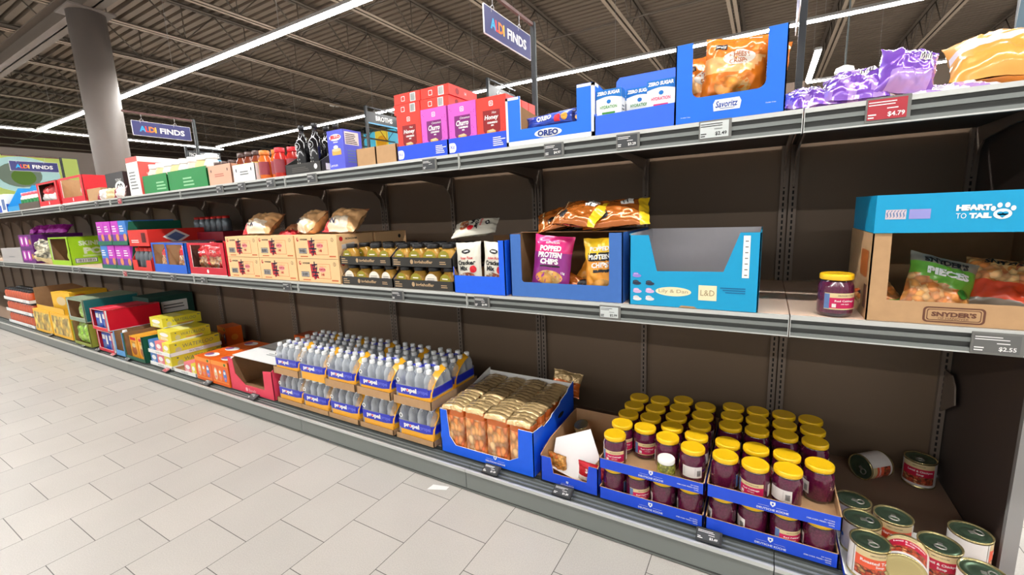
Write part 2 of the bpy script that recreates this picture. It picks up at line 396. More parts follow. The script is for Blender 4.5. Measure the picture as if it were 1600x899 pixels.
light_line('LED light line above this aisle in front of the shelves', (-13.1, -.95), (6, -.95))
light_line('LED light line behind the photographer above the next aisle', (-13.1, -6.2), (6, -6.2))

# ---------------------------------------------------------------- shelving
def upright(x, t, wd_=.030, ztop=1.80, z0=.12):
    b = MB(); b.box(x - wd_ / 2, DEP - .022, z0, x + wd_ / 2, DEP + .02, ztop, UPR)
    fr = front(x, DEP - .022, 0); z = z0 + .04
    while z < ztop - .03:
        b.rect(fr, -.0035, z, .0035, z + .016, SLOT, .0008); z += .026
    return b.build('upright', t)
def lip(x0, x1, z, sh):
    """the light metal channel along a shelf's front edge, open at the middle for the price tags"""
    b = MB(); y = 0
    b.box(x0, y - .010, z - .011, x1, y + .008, z + .002, LIPW)
    b.box(x0, y - .002, z - .062, x1, y + .004, z - .011, LIPD)
    b.box(x0, y - .008, z - .036, x1, y - .002, z - .024, LIPG)
    b.box(x0, y - .010, z - .066, x1, y + .008, z - .052, LIPG)
    b.box(x0, y - .0105, z - .066, x1, y - .0095, z - .062, LIPW)
    for xe in (x0, x1 - .002): b.box(xe, y - .012, z - .067, xe + .002, y + .01, z + .003, LIPW)
    return b.build('price_channel', sh)
def bay(x0, x1, label, single=True, end=False):
    t = thing('gondola_bay', label, 'shelving', (x0, 0, 0), 0, 'gondola bays of the long shelf run')
    w = x1 - x0; e = .0015
    b = MB(); b.box(0, DEP, .12, w, DEP + .02, 1.57, PANEL); b.build('back_panel', t)
    for ux in ([.018, w - .018] + ([w / 2] if w > 1 else [])):
        upright(ux, t, ztop=1.80 if ux != w / 2 else 1.58)
    for z, nm in ((ZT, 'top'), (ZM, 'mid')):
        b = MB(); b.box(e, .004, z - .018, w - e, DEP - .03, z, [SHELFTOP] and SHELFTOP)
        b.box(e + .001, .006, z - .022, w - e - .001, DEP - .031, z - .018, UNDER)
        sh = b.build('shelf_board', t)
        lip(e, w - e, z - .003, sh)
        for ux in ([.018, w - .018] + ([w / 2] if w > 1 else [])):
            k = MB(); P = [(.10, z - .022), (.10, z - .040), (.45, z - .052), (.66, z - .075), (.715, z - .13), (.732, z - .20), (.732, z - .022)]
            k.panel(Fr((ux + .003, 0, 0), Y, Z), [(a, c) for a, c in P], .006, UPR, UPR, UPR); k.build('bracket', sh)
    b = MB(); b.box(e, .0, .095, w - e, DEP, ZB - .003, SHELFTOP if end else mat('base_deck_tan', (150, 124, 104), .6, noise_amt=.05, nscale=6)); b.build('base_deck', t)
    b = MB()
    b.box(e, -.098, .004, w - e, -.085, .104, LIPG); b.box(e, -.103, .100, w - e, -.092, .113, LIPW); b.box(e, -.100, .012, w - e, -.098, .018, LIPD)
    b.box(e, -.092, .086, w - e, .0, .100, LIPD)
    for i in range(4): b.box(e, -.088 + i * .021, .100, w - e, -.088 + i * .021 + .011, .106 + i * .002, LIPG)
    b.box(e, -.004, .09, w - e, .0, .1225, LIPD)
    b.build('kick_plate', t)
    return t
BAYL = ['rightmost short bay of the grey and brown shelving, beside the end panel', 'shelf bay holding the bright blue empty display box and red cabbage jars', 'shelf bay holding the peanut puff bags below and cracker mix above',
        'shelf bay holding bottled water packs below and tan noodle cartons above', 'shelf bay holding the empty pink carton and orange boxes below', 'shelf bay holding the yellow sparkling water cartons below',
        'shelf bay holding the red carton of blue boxes on its base', 'shelf bay holding yellow cartons on its base near the far end', 'farthest shelf bay holding black topped orange jars']
bay(0, .60, BAYL[0], end=False)
BAYL += ['far shelf bay past the orange jars, nearly out of sight'] * 3
for k in range(1, 12): bay(-W * k, -W * (k - 1), BAYL[k])
# end panel on the right
b = MB(); b.box(.603, .19, 0.0, .633, .80, 1.60, mat('end_panel_brown', (74, 62, 56), .55)); b.box(.602, .172, 0, .636, .19, 1.6, mat('end_panel_edge', (150, 148, 146), .45))
tag(b.build('end_panel'), 'tall end panel closing the shelves at the right, grey front edge', 'panel')
b = MB(); b.panel(Fr((.585, 0, 0), Y, Z), [(.60, .50), (.732, .42), (.732, .60), (.66, .60), (.62, .57)], .005, UPR, UPR, UPR)
tag(b.build('shelf_bracket'), 'small leftover shelf bracket on the last upright at the right', 'bracket')

# ---------------------------------------------------------------- hanging aisle signs
NAVY = mat('sign_navy', (48, 50, 112), .4, noise_amt=.02); SBLK = mat('sign_black', (34, 38, 42), .4); SIGNE = mat('sign_edge', (215, 215, 220), .4)
C_A, C_L, C_D, C_I = mat('letter_blue', (38, 170, 232), .4), mat('letter_red', (232, 54, 66), .4), mat('letter_orange', (245, 130, 40), .4), mat('letter_amber', (252, 196, 50), .4)
def hook(b, y, z):
    b.tube([(0.004, y - .012, z - .02), (.004, y - .016, z + .002), (.004, y, z + .016), (.004, y + .012, z + .006), (.004, y + .008, z - .004)], .0018, SIGNE, 5)
def shelf_sign(x, label, ytop=.70, yb=.24, z=2.245, h=.125, plain=False, zp=2.33):
    p = thing('sign_post', label + ' - dark post with arm', 'post', (x, DEP - .01, 1.58))
    p['label'] = label
    b = MB(); b.box(-.012, -.012, 0, .012, .012, zp - 1.58, SBLK); b.box(.012, -.004, 0, .014, .004, zp - 1.58, GREYT); b.build('pole', p)
    b = MB(); b.box(-.008, -.56, zp - 1.6, .008, .0, zp - 1.585, mat('arm_brown', (96, 62, 58), .5)); b.build('arm', p)
    return p
def aldi_sign(x, lab1, lab2):
    shelf_sign(x, lab2)
    t = thing('hanging_sign', lab1, 'sign', (x, .24, 2.12))
    b = MB(); Fx = right(.004, 0, 0)
    b.panel(Fx, rrect(0, 0, .465, .130, .006), .006, SIGNE, SIGNE, SIGNE); b.poly(Fx, rrect(.004, .004, .461, .126, .005), NAVY, .0006)
    b.poly(left(-.002, .465, 0), rrect(.004, .004, .461, .126, .005), NAVY, .0006)
    for ch, cx, mm in (('A', .078, C_A), ('L', .113, C_L), ('D', .148, C_D), ('I', .176, C_I)): b.text(Fx, ch, cx, .063, .050, mm, .0014, bold=.035)
    b.text(Fx, 'FINDS', .310, .063, .050, WHITE, .0014, w=.2, bold=.03)
    b.build('sign_board', t)
    for yy in (.08, .34):
        b = MB(); hook(b, yy, .132 + .0); b.tube([(.004, yy, .146), (.004, yy, .20)], .0015, SIGNE, 5); b.build('hook', t)
aldi_sign(-1.25, 'nearest and largest navy hanging sign with multicoloured lettering, above the orange red boxes', 'dark post carrying the nearest navy sign above the orange red boxes')
aldi_sign(-5.0, 'navy hanging sign with multicoloured lettering right of the round column', 'dark post carrying the navy sign right of the round column')
aldi_sign(-8.75, 'small far navy sign with multicoloured lettering in front of the food picture', 'farthest dark sign post in front of the food picture')
p = thing('sign_post', 'dark post above the gap between the blue display box and purple bags', 'post', (0.012, DEP - .01, 1.58))
b = MB(); b.box(-.013, -.012, 0, .013, .012, .66, SBLK); b.box(.013, -.004, 0, .0145, .004, .66, GREYT); b.build('pole', p)
b = MB(); b.box(-.008, -.30, .63, .008, 0, .645, SBLK); b.build('arm', p)
t = thing('hanging_sign', 'thin hanging sign seen edge on beside the dark post at the right', 'sign', (-.012, .40, 1.98))
b = MB(); b.panel(right(.002, 0, 0), rrect(0, 0, .32, .19, .006), .004, NAVY, NAVY, SIGNE); b.build('sign_board', t)
b = MB(); hook(b, .06, .19); b.build('hook', t)
def dept_sign(x, word, l1, l2, wtext):
    p = thing('sign_post', l2, 'post', (x, 4.0, 0))
    b = MB(); b.box(-.02, -.02, 0, .02, .02, 3.22, SBLK); b.build('pole', p)
    b = MB(); b.box(-.012, 0, 3.20, .012, .80, 3.22, SBLK); b.build('arm', p)
    t = thing('hanging_sign', l1, 'sign', (x, 4.03, 2.94))
    b = MB(); Fx = right(.006, 0, 0); b.box(-.006, 0, 0, .006, .75, .20, SBLK); b.box(-.0065, 0, -.001, .0075, .75, .022, mat('sign_sky', (96, 176, 224), .4)); b.text(Fx, word, .375, .11, .085, WHITE, .002, w=wtext, bold=.03)
    b.build('sign_board', t)
    for yy in (.16, .58):
        b = MB(); hook(b, yy, .22); b.tube([(.004, yy, .236), (.004, yy, .27)], .0025, SIGNE, 5); b.build('hook', t)
dept_sign(-12.4, 'PACKAGED DINNERS', 'small black hanging sign reading PACKAGED DINNERS', 'far black post behind the sign for packaged dinners', .68)
dept_sign(-6.12, 'BROTHS', 'black hanging sign reading BROTHS left of the orange red boxes', 'black post of the sign for broths', .40)
dept_sign(-3.62, 'SOUPS', 'black hanging sign reading SOUPS partly hidden behind the red boxes', 'black post of the sign for soups', .36)
# blue grey sign at the top right
p = thing('department_sign', 'blue grey sign plate with a cut corner at the top right', 'sign', (.60, .60, 1.58))
b = MB(); b.panel(front(0, 0, 0), [(.0, .20), (.24, .20), (.24, .62), (.10, .62), (.015, .52)], .008, mat('sign_bluegrey', (84, 108, 122), .5), GREYT, GREYT); b.build('plate', p)
b = MB(); b.box(.008, .008, .02, .030, .03, .4, SBLK); b.build('post', p)
# dome camera on a rod
t = thing('dome_camera', 'clear dome security camera hanging on a thin rod above purple bags', 'camera', (.755, 6.3, 3.03))
b = MB(); b.tube([(0, 0, .10), (0, 0, 1.95)], .012, GREYT, 6); b.build('rod', t)
b = MB(); b.lathe(0, 0, [(.03, .10, WHITE), (.10, .07, WHITE), (.115, .02, WHITE), (.115, 0, WHITE)], 20); b.build('housing', t)
b = MB(); b.lathe(0, 0, [(.02, -.085, clear('dome_glass')), (.06, -.07, clear('dome_glass')), (.09, -.04, clear('dome_glass')), (.1, 0, clear('dome_glass'))], 20); b.build('dome', t)
b = MB(); b.lathe(0, 0, [(.14, .06, WHITE), (.16, .03, WHITE), (.17, 0, WHITE)], 20); tag(b.build('smoke_detector', loc=(-12.1, 8.3, 4.9)), 'small round white ceiling detector at the upper middle left', 'detector')

# ---------------------------------------------------------------- electronic price tags
PF = mat('tag_frame', (118, 118, 114), .4); PFD = mat('tag_frame_dark', (40, 40, 42), .35)
EW = mat('tag_screen_white', (206, 212, 210), .35); ED = mat('tag_screen_dark', (64, 66, 68), .35); ER = mat('tag_screen_red', (176, 46, 58), .35); LG = mat('tag_ink_grey', (120, 124, 124), .4)
def price_tag(x, y, z, screen, price, label, w=.082, h=.052, rx=0.0, ink=None, frame=PF, flip=False):
    t = thing('price_tag', label, 'price tag', (x, y, z), rot=(rx, 0, 0), group=None)
    b = MB(); b.panel(front(-w / 2, -.0, 0), rrect(0, 0, w, h, .002), .006, frame, frame, frame); b.build('holder', t)
    s = MB(); F = front(-w / 2 + .004, -.0012, .006); W_, H = w - .012, h - .011
    s.rect(F, 0, 0, W_, H, screen, 0)
    i_ = ink or (BLACK if screen is EW else WHITE)
    s.lines(F, .002, H * .70, W_ * .8, H * .96, 2, i_, .0005, seed=int(abs(x) * 100), fill=.35)
    s.lines(F, .002, H * .08, W_ * .26, H * .36, 2, i_, .0005, seed=int(abs(x) * 77))
    s.rect(F, W_ * .50, H * .50, W_ * .78, H * .55, LG if screen is EW else i_, .0005)
    if price: s.text(F, price, W_ * .74, H * .22, H * .26, i_, .0006, bold=.02)
    s.build('screen', t)
    return t
def tt(u, x, sc, pr, place, **k):
    kind = {EW.name: 'white', ED.name: 'dark', ER.name: 'red'}[sc.name]
    return price_tag(x, -.012, ZT - .060 + .0, sc, pr, f'{kind} screen price tag on the top shelf edge {place}', **k)
def tm(x, sc, pr, place, **k):
    kind = {EW.name: 'white', ED.name: 'dark', ER.name: 'red'}[sc.name]
    return price_tag(x, -.012, ZM - .062, sc, pr, f'{kind} screen price tag on the middle shelf edge {place}', **k)

# ---------------------------------------------------------------- builders: cartons, boxes, bags, jars, cans, bottles
TK = .004
def ucut(w, h, a, c, s=.0, r=0.0):
    """a front wall with a window cut down from its upper edge: side posts a wide, sill c high, slanted by s"""
    P = [(0, 0), (w, 0), (w, h), (w - a, h)]
    if r:
        for i in range(6): t = PI / 2 * i / 5; P.append((w - a - s - r + r * math.cos(t) if True else 0, c + r - r * math.sin(t)))
        for i in range(6): t = PI / 2 * i / 5; P.append((a + s + r - r * math.sin(t), c + r - r * math.cos(t)))
    else: P += [(w - a - s, c), (a + s, c)]
    return P + [(a, h), (0, h)]
def window(fr, w, h, a, c, tp, o, i, e, t=TK):
    """front panel with a closed window hole, made from four strips"""
    b = MB()
    for P in ([(0, 0), (w, 0), (w, c), (0, c)], [(0, h - tp), (w, h - tp), (w, h), (0, h)], [(0, c), (a, c), (a, h - tp), (0, h - tp)], [(w - a, c), (w, c), (w, h - tp), (w - a, h - tp)]): b.panel(fr, P, t, o, i, e)
    return b
def carton(name, label, loc, w, d, h, out, inn=KRAFTD, edge=None, fpts=None, rpts=None, lpts=None, bh=None, rz=0.0, cat='carton', group=None, art=None, lid=False, win=None, whole=False):
    """open display carton; local origin at the middle of its front bottom edge. art = {'front': fn(mb, frame), ...}"""
    t = thing(name, label, cat, loc, rz, group) if not whole else None
    edge = edge or out; art = art or {}
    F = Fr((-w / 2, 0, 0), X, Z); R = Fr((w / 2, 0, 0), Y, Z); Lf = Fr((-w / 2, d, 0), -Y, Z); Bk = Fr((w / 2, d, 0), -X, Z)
    fp = fpts or [(0, 0), (w, 0), (w, h), (0, h)]
    rp = rpts or [(0, 0), (d, 0), (d, h), (0, h)]
    lp = lpts or [(d - a, z) for a, z in rp][::-1]
    bh = bh or h
    acc = MB() if whole else None
    def part(nm, fr, P, key, b=None):
        b = b or (acc if whole else MB())
        if P: b.panel(fr, P, TK, out, inn, edge)
        if key in art: art[key](b, fr)
        if not whole: b.build(nm, t)
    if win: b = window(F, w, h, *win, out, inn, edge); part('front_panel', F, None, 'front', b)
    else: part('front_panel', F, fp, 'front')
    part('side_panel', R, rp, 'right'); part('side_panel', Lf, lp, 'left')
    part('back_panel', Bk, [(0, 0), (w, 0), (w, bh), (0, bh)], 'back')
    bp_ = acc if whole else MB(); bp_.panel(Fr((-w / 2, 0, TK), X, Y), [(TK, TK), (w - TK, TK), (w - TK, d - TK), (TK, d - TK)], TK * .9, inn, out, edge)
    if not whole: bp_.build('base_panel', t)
    if lid: part('top_panel', Fr((-w / 2, 0, h + .0005), X, Y), [(0, 0), (w, 0), (w, d), (0, d)], 'top')
    if whole: t = acc.build(name, loc=loc, rot=(0, 0, rz)); tag(t, label, cat, group)
    return t
def boxed(name, label, loc, w, d, h, base, art=None, rz=0.0, cat='box', group=None, faces=None, rot=None):
    """a closed box; local origin at the middle of its front bottom edge"""
    b = MB(); b.box(-w / 2, 0, 0, w / 2, d, h, base); art = art or {}
    Fs = {'front': Fr((-w / 2, 0, 0), X, Z), 'right': Fr((w / 2, 0, 0), Y, Z), 'left': Fr((-w / 2, d, 0), -Y, Z), 'top': Fr((-w / 2, 0, h), X, Y)}
    for k, f in Fs.items():
        if k in art: art[k](b, f)
    o = b.build(name, loc=loc, rot=rot or (0, 0, rz)); return tag(o, label, cat, group)

class Pouch:
    """a pillow bag: local x right, z up, front towards -y; flat crimped seals top and bottom"""
    def __init__(s, w, h, t, seed=0, wr=.006, seal=.09, lean=0.0, flat=False): s.w = w; s.h = h; s.t = t; s.sd = seed * 7.31; s.wr = wr; s.seal = seal; s.lean = lean
    def pt(s, u, v, side=-1, off=0.0):
        k = max(0.0, 1 - abs(u) ** 2.6) ** .6
        vv = max(0.0, 1 - (abs(v) / (1 - s.seal)) ** 3.2) ** .6 if abs(v) < 1 - s.seal else 0.0
        th = s.t / 2 * k * vv
        n = noise.noise(Vector((u * 2.3 + s.sd, v * 2.3, side * 3.0))) + .6 * noise.noise(Vector((u * 6 + s.sd, v * 5, side * 5.0 + 9)))
        fold = abs(noise.noise(Vector((u * 4 + v * 3 + s.sd, v * 1.5 - u * 2, side * 2)))) 
        edge = .35 + .65 * k
        y = side * (th + (s.wr * (n - 1.6 * fold + .25)) * (min(1, vv + .25)) * edge + .0012 + off)
        x = u * s.w / 2 * (1 - .07 * (1 - v * v)) + .3 * s.wr * noise.noise(Vector((v * 4, s.sd, 1)))
        z = s.h / 2 + v * s.h / 2 * (1 - .035 * (1 - u * u)) + .5 * s.wr * noise.noise(Vector((u * 3, s.sd, 4)))
        y += s.lean * (z / s.h) ** 2 + .8 * s.wr * noise.noise(Vector((u * 2.2, v * 1.2 + 3, s.sd)))
        return Vector((x, y, z))
    def fn(s, side=-1):
        return lambda a, b, off=0.0: s.pt(a / (s.w / 2), b / (s.h / 2), side, off + .0004)
    def mesh(s, matf, nu=22, nv=28):
        b = MB()
        for side in (-1, 1):
            vs = []; fs = []; ms = []
            for j in range(nv + 1):
                for i in range(nu + 1): vs.append(s.pt(-1 + 2 * i / nu, -1 + 2 * j / nv, side))
            for j in range(nv):
                for i in range(nu):
                    a = j * (nu + 1) + i; q = (a, a + 1, a + nu + 2, a + nu + 1)
                    fs.append(q if side < 0 else q[::-1]); ms.append(matf(-1 + 2 * (i + .5) / nu, -1 + 2 * (j + .5) / nv, side))
            b.add(vs, fs, ms, True)
        return b
    def blob(s, b, cx, cy, rx, ry, m, side=-1, off=.0012, n=18, rings=3):
        """an oval of print that follows the bag"""
        f = s.fn(side); vs = [f(cx, cy, off)]; fs = []
        for k in range(1, rings + 1):
            for i in range(n): a = 2 * PI * i / n; vs.append(f(cx + rx * k / rings * math.cos(a), cy + ry * k / rings * math.sin(a), off))
        for i in range(n): fs.append((0, 1 + i, 1 + (i + 1) % n))
        for k in range(rings - 1):
            for i in range(n): j = (i + 1) % n; fs.append((1 + k * n + i, 1 + (k + 1) * n + i, 1 + (k + 1) * n + j, 1 + k * n + j))
        if side > 0: fs = [f_[::-1] for f_ in fs]
        b.add(vs, fs, m, True)
    def strip(s, b, x0, y0, x1, y1, m, side=-1, off=.0010, nx=8, ny=3):
        f = s.fn(side); vs = [f(x0 + (x1 - x0) * i / nx, y0 + (y1 - y0) * j / ny, off) for j in range(ny + 1) for i in range(nx + 1)]
        b.add(vs, [((j * (nx + 1) + i), (j * (nx + 1) + i + 1), ((j + 1) * (nx + 1) + i + 1), ((j + 1) * (nx + 1) + i)) for j in range(ny) for i in range(nx)], m, True)
    def text(s, b, t, cx, cy, h, m, w=None, bold=.02, ital=0.0, side=-1, off=.0018): b.text(None, t, cx, cy, h, m, off, w=w, bold=bold, ital=ital, fn=s.fn(side))
def foil(name, rgb, rough=.28, coat=.5, metal=.15): return mat(name, rgb, rough, metal=metal, coat=coat)

# ---- red cabbage jar
CAB = mat('red_cabbage', (88, 20, 54), .12, coat=.8, noise_amt=.75, nscale=190)
CAB2 = mat('jar_foot_glass', (52, 14, 34), .08, coat=1)
YLID = mat('yellow_lid', (246, 196, 20), .38, coat=.3)
LCREAM = mat('label_cream', (222, 200, 150), .45); LMAG = mat('label_magenta', (198, 20, 84), .45); LWHITE = mat('label_white', (232, 226, 222), .45); LBLUE = mat('label_sky', (92, 120, 170), .45)
LGREYP = mat('small_print_grey', (130, 124, 120), .5)
JR = .0462
def ring_patch(b, r, a0, a1, z0, z1, m, off=.0008, n=14):
    vs = []; r += off
    for i in range(n + 1):
        a = a0 + (a1 - a0) * i / n; vs += [(r * math.cos(a), r * math.sin(a), z0), (r * math.cos(a), r * math.sin(a), z1)]
    b.add(vs, [(2 * i, 2 * i + 2, 2 * i + 3, 2 * i + 1) for i in range(n)], m, True)
def wrapfn(r, mid):
    """text coordinates onto a cylinder, read from outside; a = arc length from the middle angle"""
    return lambda a, z, off=0.0: Vector(((r + off) * math.cos(mid + a / r), (r + off) * math.sin(mid + a / r), z))
def make_jar():
    t = thing('red_cabbage_jar', '', 'jar')
    b = MB(); b.lathe(0, 0, [(.036, .0, CAB2), (.0435, .003, CAB2), (.0462, .012, CAB), (.0462, .085, CAB), (.0455, .094, CAB), (.0405, .106, CAB2), (.0395, .116, CAB2)], 28); b.build('glass_body', t)
    b = MB(); b.lathe(0, 0, [(.0425, .112, YLID), (.0435, .1145, YLID), (.0435, .126, YLID), (.0415, .1292, YLID), (.036, .1300, YLID), (.035, .1288, YLID)], 28); b.build('lid', t)
    b = MB(); A = -PI / 2
    ring_patch(b, JR, A - 1.05, A + .95, .024, .074, LCREAM); ring_patch(b, JR, A - .75, A + .95, .028, .060, LMAG, .0013); ring_patch(b, JR, A - 1.05, A - .75, .026, .072, LBLUE, .0013)
    f = wrapfn(JR, A); b.text(None, 'Red Cabbage', .004, .050, .0075, WHITE, .002, w=.052, bold=.02, fn=f); b.text(None, 'with Apple', .004, .041, .0048, WHITE, .002, bold=.02, fn=f)
    b.text(None, 'DEUTSCHE KUCHE', .006, .067, .0035, BLACK, .0015, bold=.01, fn=f)
    b.add([f(-.028, .031, .002), f(-.018, .031, .002), f(-.018, .042, .002), f(-.028, .042, .002)], [(0, 1, 2, 3)], LWHITE)
    ring_patch(b, JR, A + 1.35, A + 2.9, .026, .070, LWHITE)
    f2 = wrapfn(JR, A + 2.1)
    for k in range(6): b.add([f2(-.028, .062 - k * .005, .0015), f2(.012, .062 - k * .005, .0015), f2(.012, .0638 - k * .005, .0015), f2(-.028, .0638 - k * .005, .0015)], [(0, 1, 2, 3)], LGREYP)
    for k in range(7): b.add([f2(.018 + k * .002, .034, .0015), f2(.019 + k * .002, .034, .0015), f2(.019 + k * .002, .056, .0015), f2(.018 + k * .002, .056, .0015)], [(0, 1, 2, 3)], BLACK)
    b.build('paper_label', t)
    return t

# ---- soup cans
CLIDG = mat('can_lid_green', (104, 128, 104), .3, metal=.8); CRIM = mat('can_rim_gold', (212, 196, 140), .25, metal=.85); CSIL = mat('can_silver', (190, 188, 180), .3, metal=.8)
LSAL = mat('label_salmon', (236, 96, 62), .45); LCR = mat('label_crimson', (196, 26, 62), .45); LSOUP = cells('soup_picture', [(150, 40, 30), (214, 96, 60), (90, 40, 28), (230, 170, 110)], 120, .4, .1, 0)
def make_can(title, band, lid_down=False):
    t = thing('soup_can', '', 'can'); R = .052; H = .112; A = -PI / 2
    b = MB(); P = [(R * .60, .003, CRIM), (R * .64, .0015, CRIM), (R * .84, .0015, CRIM), (R * .87, .003, CRIM), (R - .004, .003, CRIM), (R - .002, 0, CRIM), (R + .001, .001, CRIM), (R + .001, .004, CRIM), (R - .001, .006, CRIM), (R - .001, H - .006, CRIM), (R + .001, H - .004, CRIM), (R + .001, H, CRIM), (R - .002, H, CRIM), (R - .004, H - .004, CLIDG), (R * .86, H - .004, CLIDG), (R * .83, H - .0025, CLIDG), (R * .68, H - .0025, CLIDG), (R * .65, H - .004, CLIDG), (R * .4, H - .004, CLIDG), (R * .37, H - .003, CLIDG), (.002, H - .003, CLIDG)]
    b.lathe(0, 0, P, 32); b.build('can_body', t)
    b = MB(); r = R - .001
    ring_patch(b, r, A - 1.2, A + 5.05, .008, H - .008, LWHITE, n=40); ring_patch(b, r, A - 1.1, A + 1.05, H - .030, H - .008, LCREAM, .0012); ring_patch(b, r, A - 1.1, A + 1.05, H - .062, H - .028, band, .0014); ring_patch(b, r, A - 1.1, A + 1.05, .018, H - .060, LSOUP, .0013)
    f = wrapfn(r, A)
    for k, s_ in enumerate(title): b.text(None, s_, .006, H - .040 - k * .013, .0105, WHITE, .0022, bold=.02, fn=f)
    b.text(None, 'SIMPLY NATURE', 0, H - .017, .004, BLACK, .0018, bold=.01, fn=f)
    f2 = wrapfn(r, A + 2.7)
    for k in range(9): b.add([f2(-.03, .09 - k * .007, .0015), f2(.02, .09 - k * .007, .0015), f2(.02, .0925 - k * .007, .0015), f2(-.03, .0925 - k * .007, .0015)], [(0, 1, 2, 3)], LGREYP)
    vs = [f2(.034 + .008 * math.cos(2 * PI * i / 14), .05 + .008 * math.sin(2 * PI * i / 14), .0016) for i in range(14)]; b.add(vs, [tuple(range(14))], mat('badge_blue', (40, 110, 190), .4))
    b.build('paper_label', t)
    b = MB(); b.tube([(.013 * math.cos(a) * 1.0, -.020 + .010 * math.sin(a), H) for a in [2 * PI * i / 12 for i in range(13)]], .0022, CSIL, 6); b.box(-.006, -.012, H - .003, .006, .004, H - .001, CSIL); b.build('pull_tab', t)
    return t

# ---- water bottle pack
PET = clear('bottle_plastic', (248, 250, 252), .70, .08); CAPW = mat('bottle_cap_white', (238, 240, 240), .4)
PBLUE = mat('wrap_blue', (32, 48, 196), .3, coat=.5); PBLUE2 = mat('wrap_blue_light', (92, 106, 226), .3, coat=.5); PYEL = mat('wrap_amber', (246, 176, 34), .3, coat=.5); PRED = mat('wrap_red_dot', (226, 40, 60), .3)
WRAPC = clear('wrap_film', (240, 243, 246), .88, .1)
def make_pack(full=True):
    t = thing('water_bottle_pack', '', 'bottle pack'); S = .063
    proto = None
    for j in range(3):
        for i in range(4):
            x = (i - 1.5) * S; y = S / 2 + j * S + .002
            if proto is None:
                b = MB(); b.lathe(0, 0, [(.024, .0, PET), (.030, .004, PET), (.0308, .02, PET), (.029, .03, PET), (.0308, .04, PET), (.0308, .105, PET), (.029, .115, PET), (.0305, .125, PET), (.027, .145, PET), (.014, .168, PET), (.0125, .172, PET)], 14)
                proto = b.build('bottle', t, (x, y, .003))
                c = MB(); c.lathe(0, 0, [(.0145, .170, CAPW), (.0150, .172, CAPW), (.0150, .187, CAPW), (.0130, .190, CAPW)], 12); pc = c.build('cap', proto)
            else:
                o = proto.copy(); COL.objects.link(o); o.parent = t; o.location = (x, y, .003)
                c_ = pc.copy(); COL.objects.link(c_); c_.parent = o
    w = S * 4; d = S * 3 + .004; r = .03; e = .0025
    prof = rrect(-w / 2 - e, -e, w / 2 + e, d + e, r, 5)
    b = MB(); n = len(prof)
    # film around the lower body: blue print in front and behind, amber at the right side
    zs = [.004, .052, .058, .100, .106]
    for k in range(4):
        for i in range(n):
            p, q = prof[i], prof[(i + 1) % n]; rightside = (p[0] + q[0]) / 2 > w / 2 - .016
            z0, z1 = zs[k], zs[k + 1]
            fr_ = p[1] < .02 and q[1] < .02
            if k == 0: mm = PYEL if (p[0] + q[0]) / 2 > -.02 or rightside else WRAPC
            elif k in (1, 3): mm = PYEL if rightside else WRAPC
            else: mm = PBLUE
            if rightside: mm = PYEL if k < 1 else (PBLUE if k == 2 else WRAPC)
            b.add([(p[0], p[1], z0), (q[0], q[1], z0), (q[0], q[1], z1), (p[0], p[1], z1)], [(0, 1, 2, 3)], mm, True)
    # amber rises at the right side
    for i in range(n):
        p, q = prof[i], prof[(i + 1) % n]
        if (p[0] + q[0]) / 2 > w / 2 - .016:
            pass
    F = front(-w / 2, -e, 0)
    b.add([F.p(w * .42, .004, .001), F.p(w + .001, .004, .001), F.p(w + .001, .062, .001), F.p(w * .70, .050, .001)], [(0, 1, 2, 3)], PYEL)
    b.poly(F, [(0.03, .054), (w - .02, .054), (w - .02, .106), (.03, .098)], PBLUE, .0008)
    b.text(F, 'propel', w * .42, .078, .032, WHITE, .0018, w=.108, bold=.06)
    b.ell(F, w * .385, .079, .006, .007, PRED, .0024, 12)
    b.text(F, 'propel', w * .80, .080, .028, PBLUE2, .0018, w=.07, bold=.04)
    b.ell(F, .035, .128, .013, .013, WHITE, .0012, 16); b.ell(F, .035, .128, .0065, .0075, LG, .0018, 12)
    # a bit of blue film lying over the bottle tops
    b.build('shrink_wrap', t)
    b = MB(); pts = []
    for i in range(9):
        a = PI * i / 8; pts.append((.0, .004 + (1 - math.cos(a)) * d * .34, .05 + .135 * math.sin(a / 2 + .0) ** .8 + .01 * math.sin(a)))
    vs = []
    for p in pts: vs += [(w / 2 - .030, p[1], p[2] + .006), (w / 2 + .004, p[1] - .003, p[2] - .012)]
    b.add(vs, [(2 * i, 2 * i + 1, 2 * i + 3, 2 * i + 2) for i in range(8)], PYEL, True); b.build('carry_handle', t)
    b = MB()
    for (cx, cy, rx, ry) in ((-.03, .10, .055, .016), (.02, .13, .05, .014)):
        vs = [(cx + rx * math.cos(2 * PI * i / 10), cy + ry * math.sin(2 * PI * i / 10), .176 + .006 * ((i * 37) % 5) / 5) for i in range(10)]
        b.add(vs, [tuple(range(10))], PBLUE)
    b.build('film_print', t)
    return t

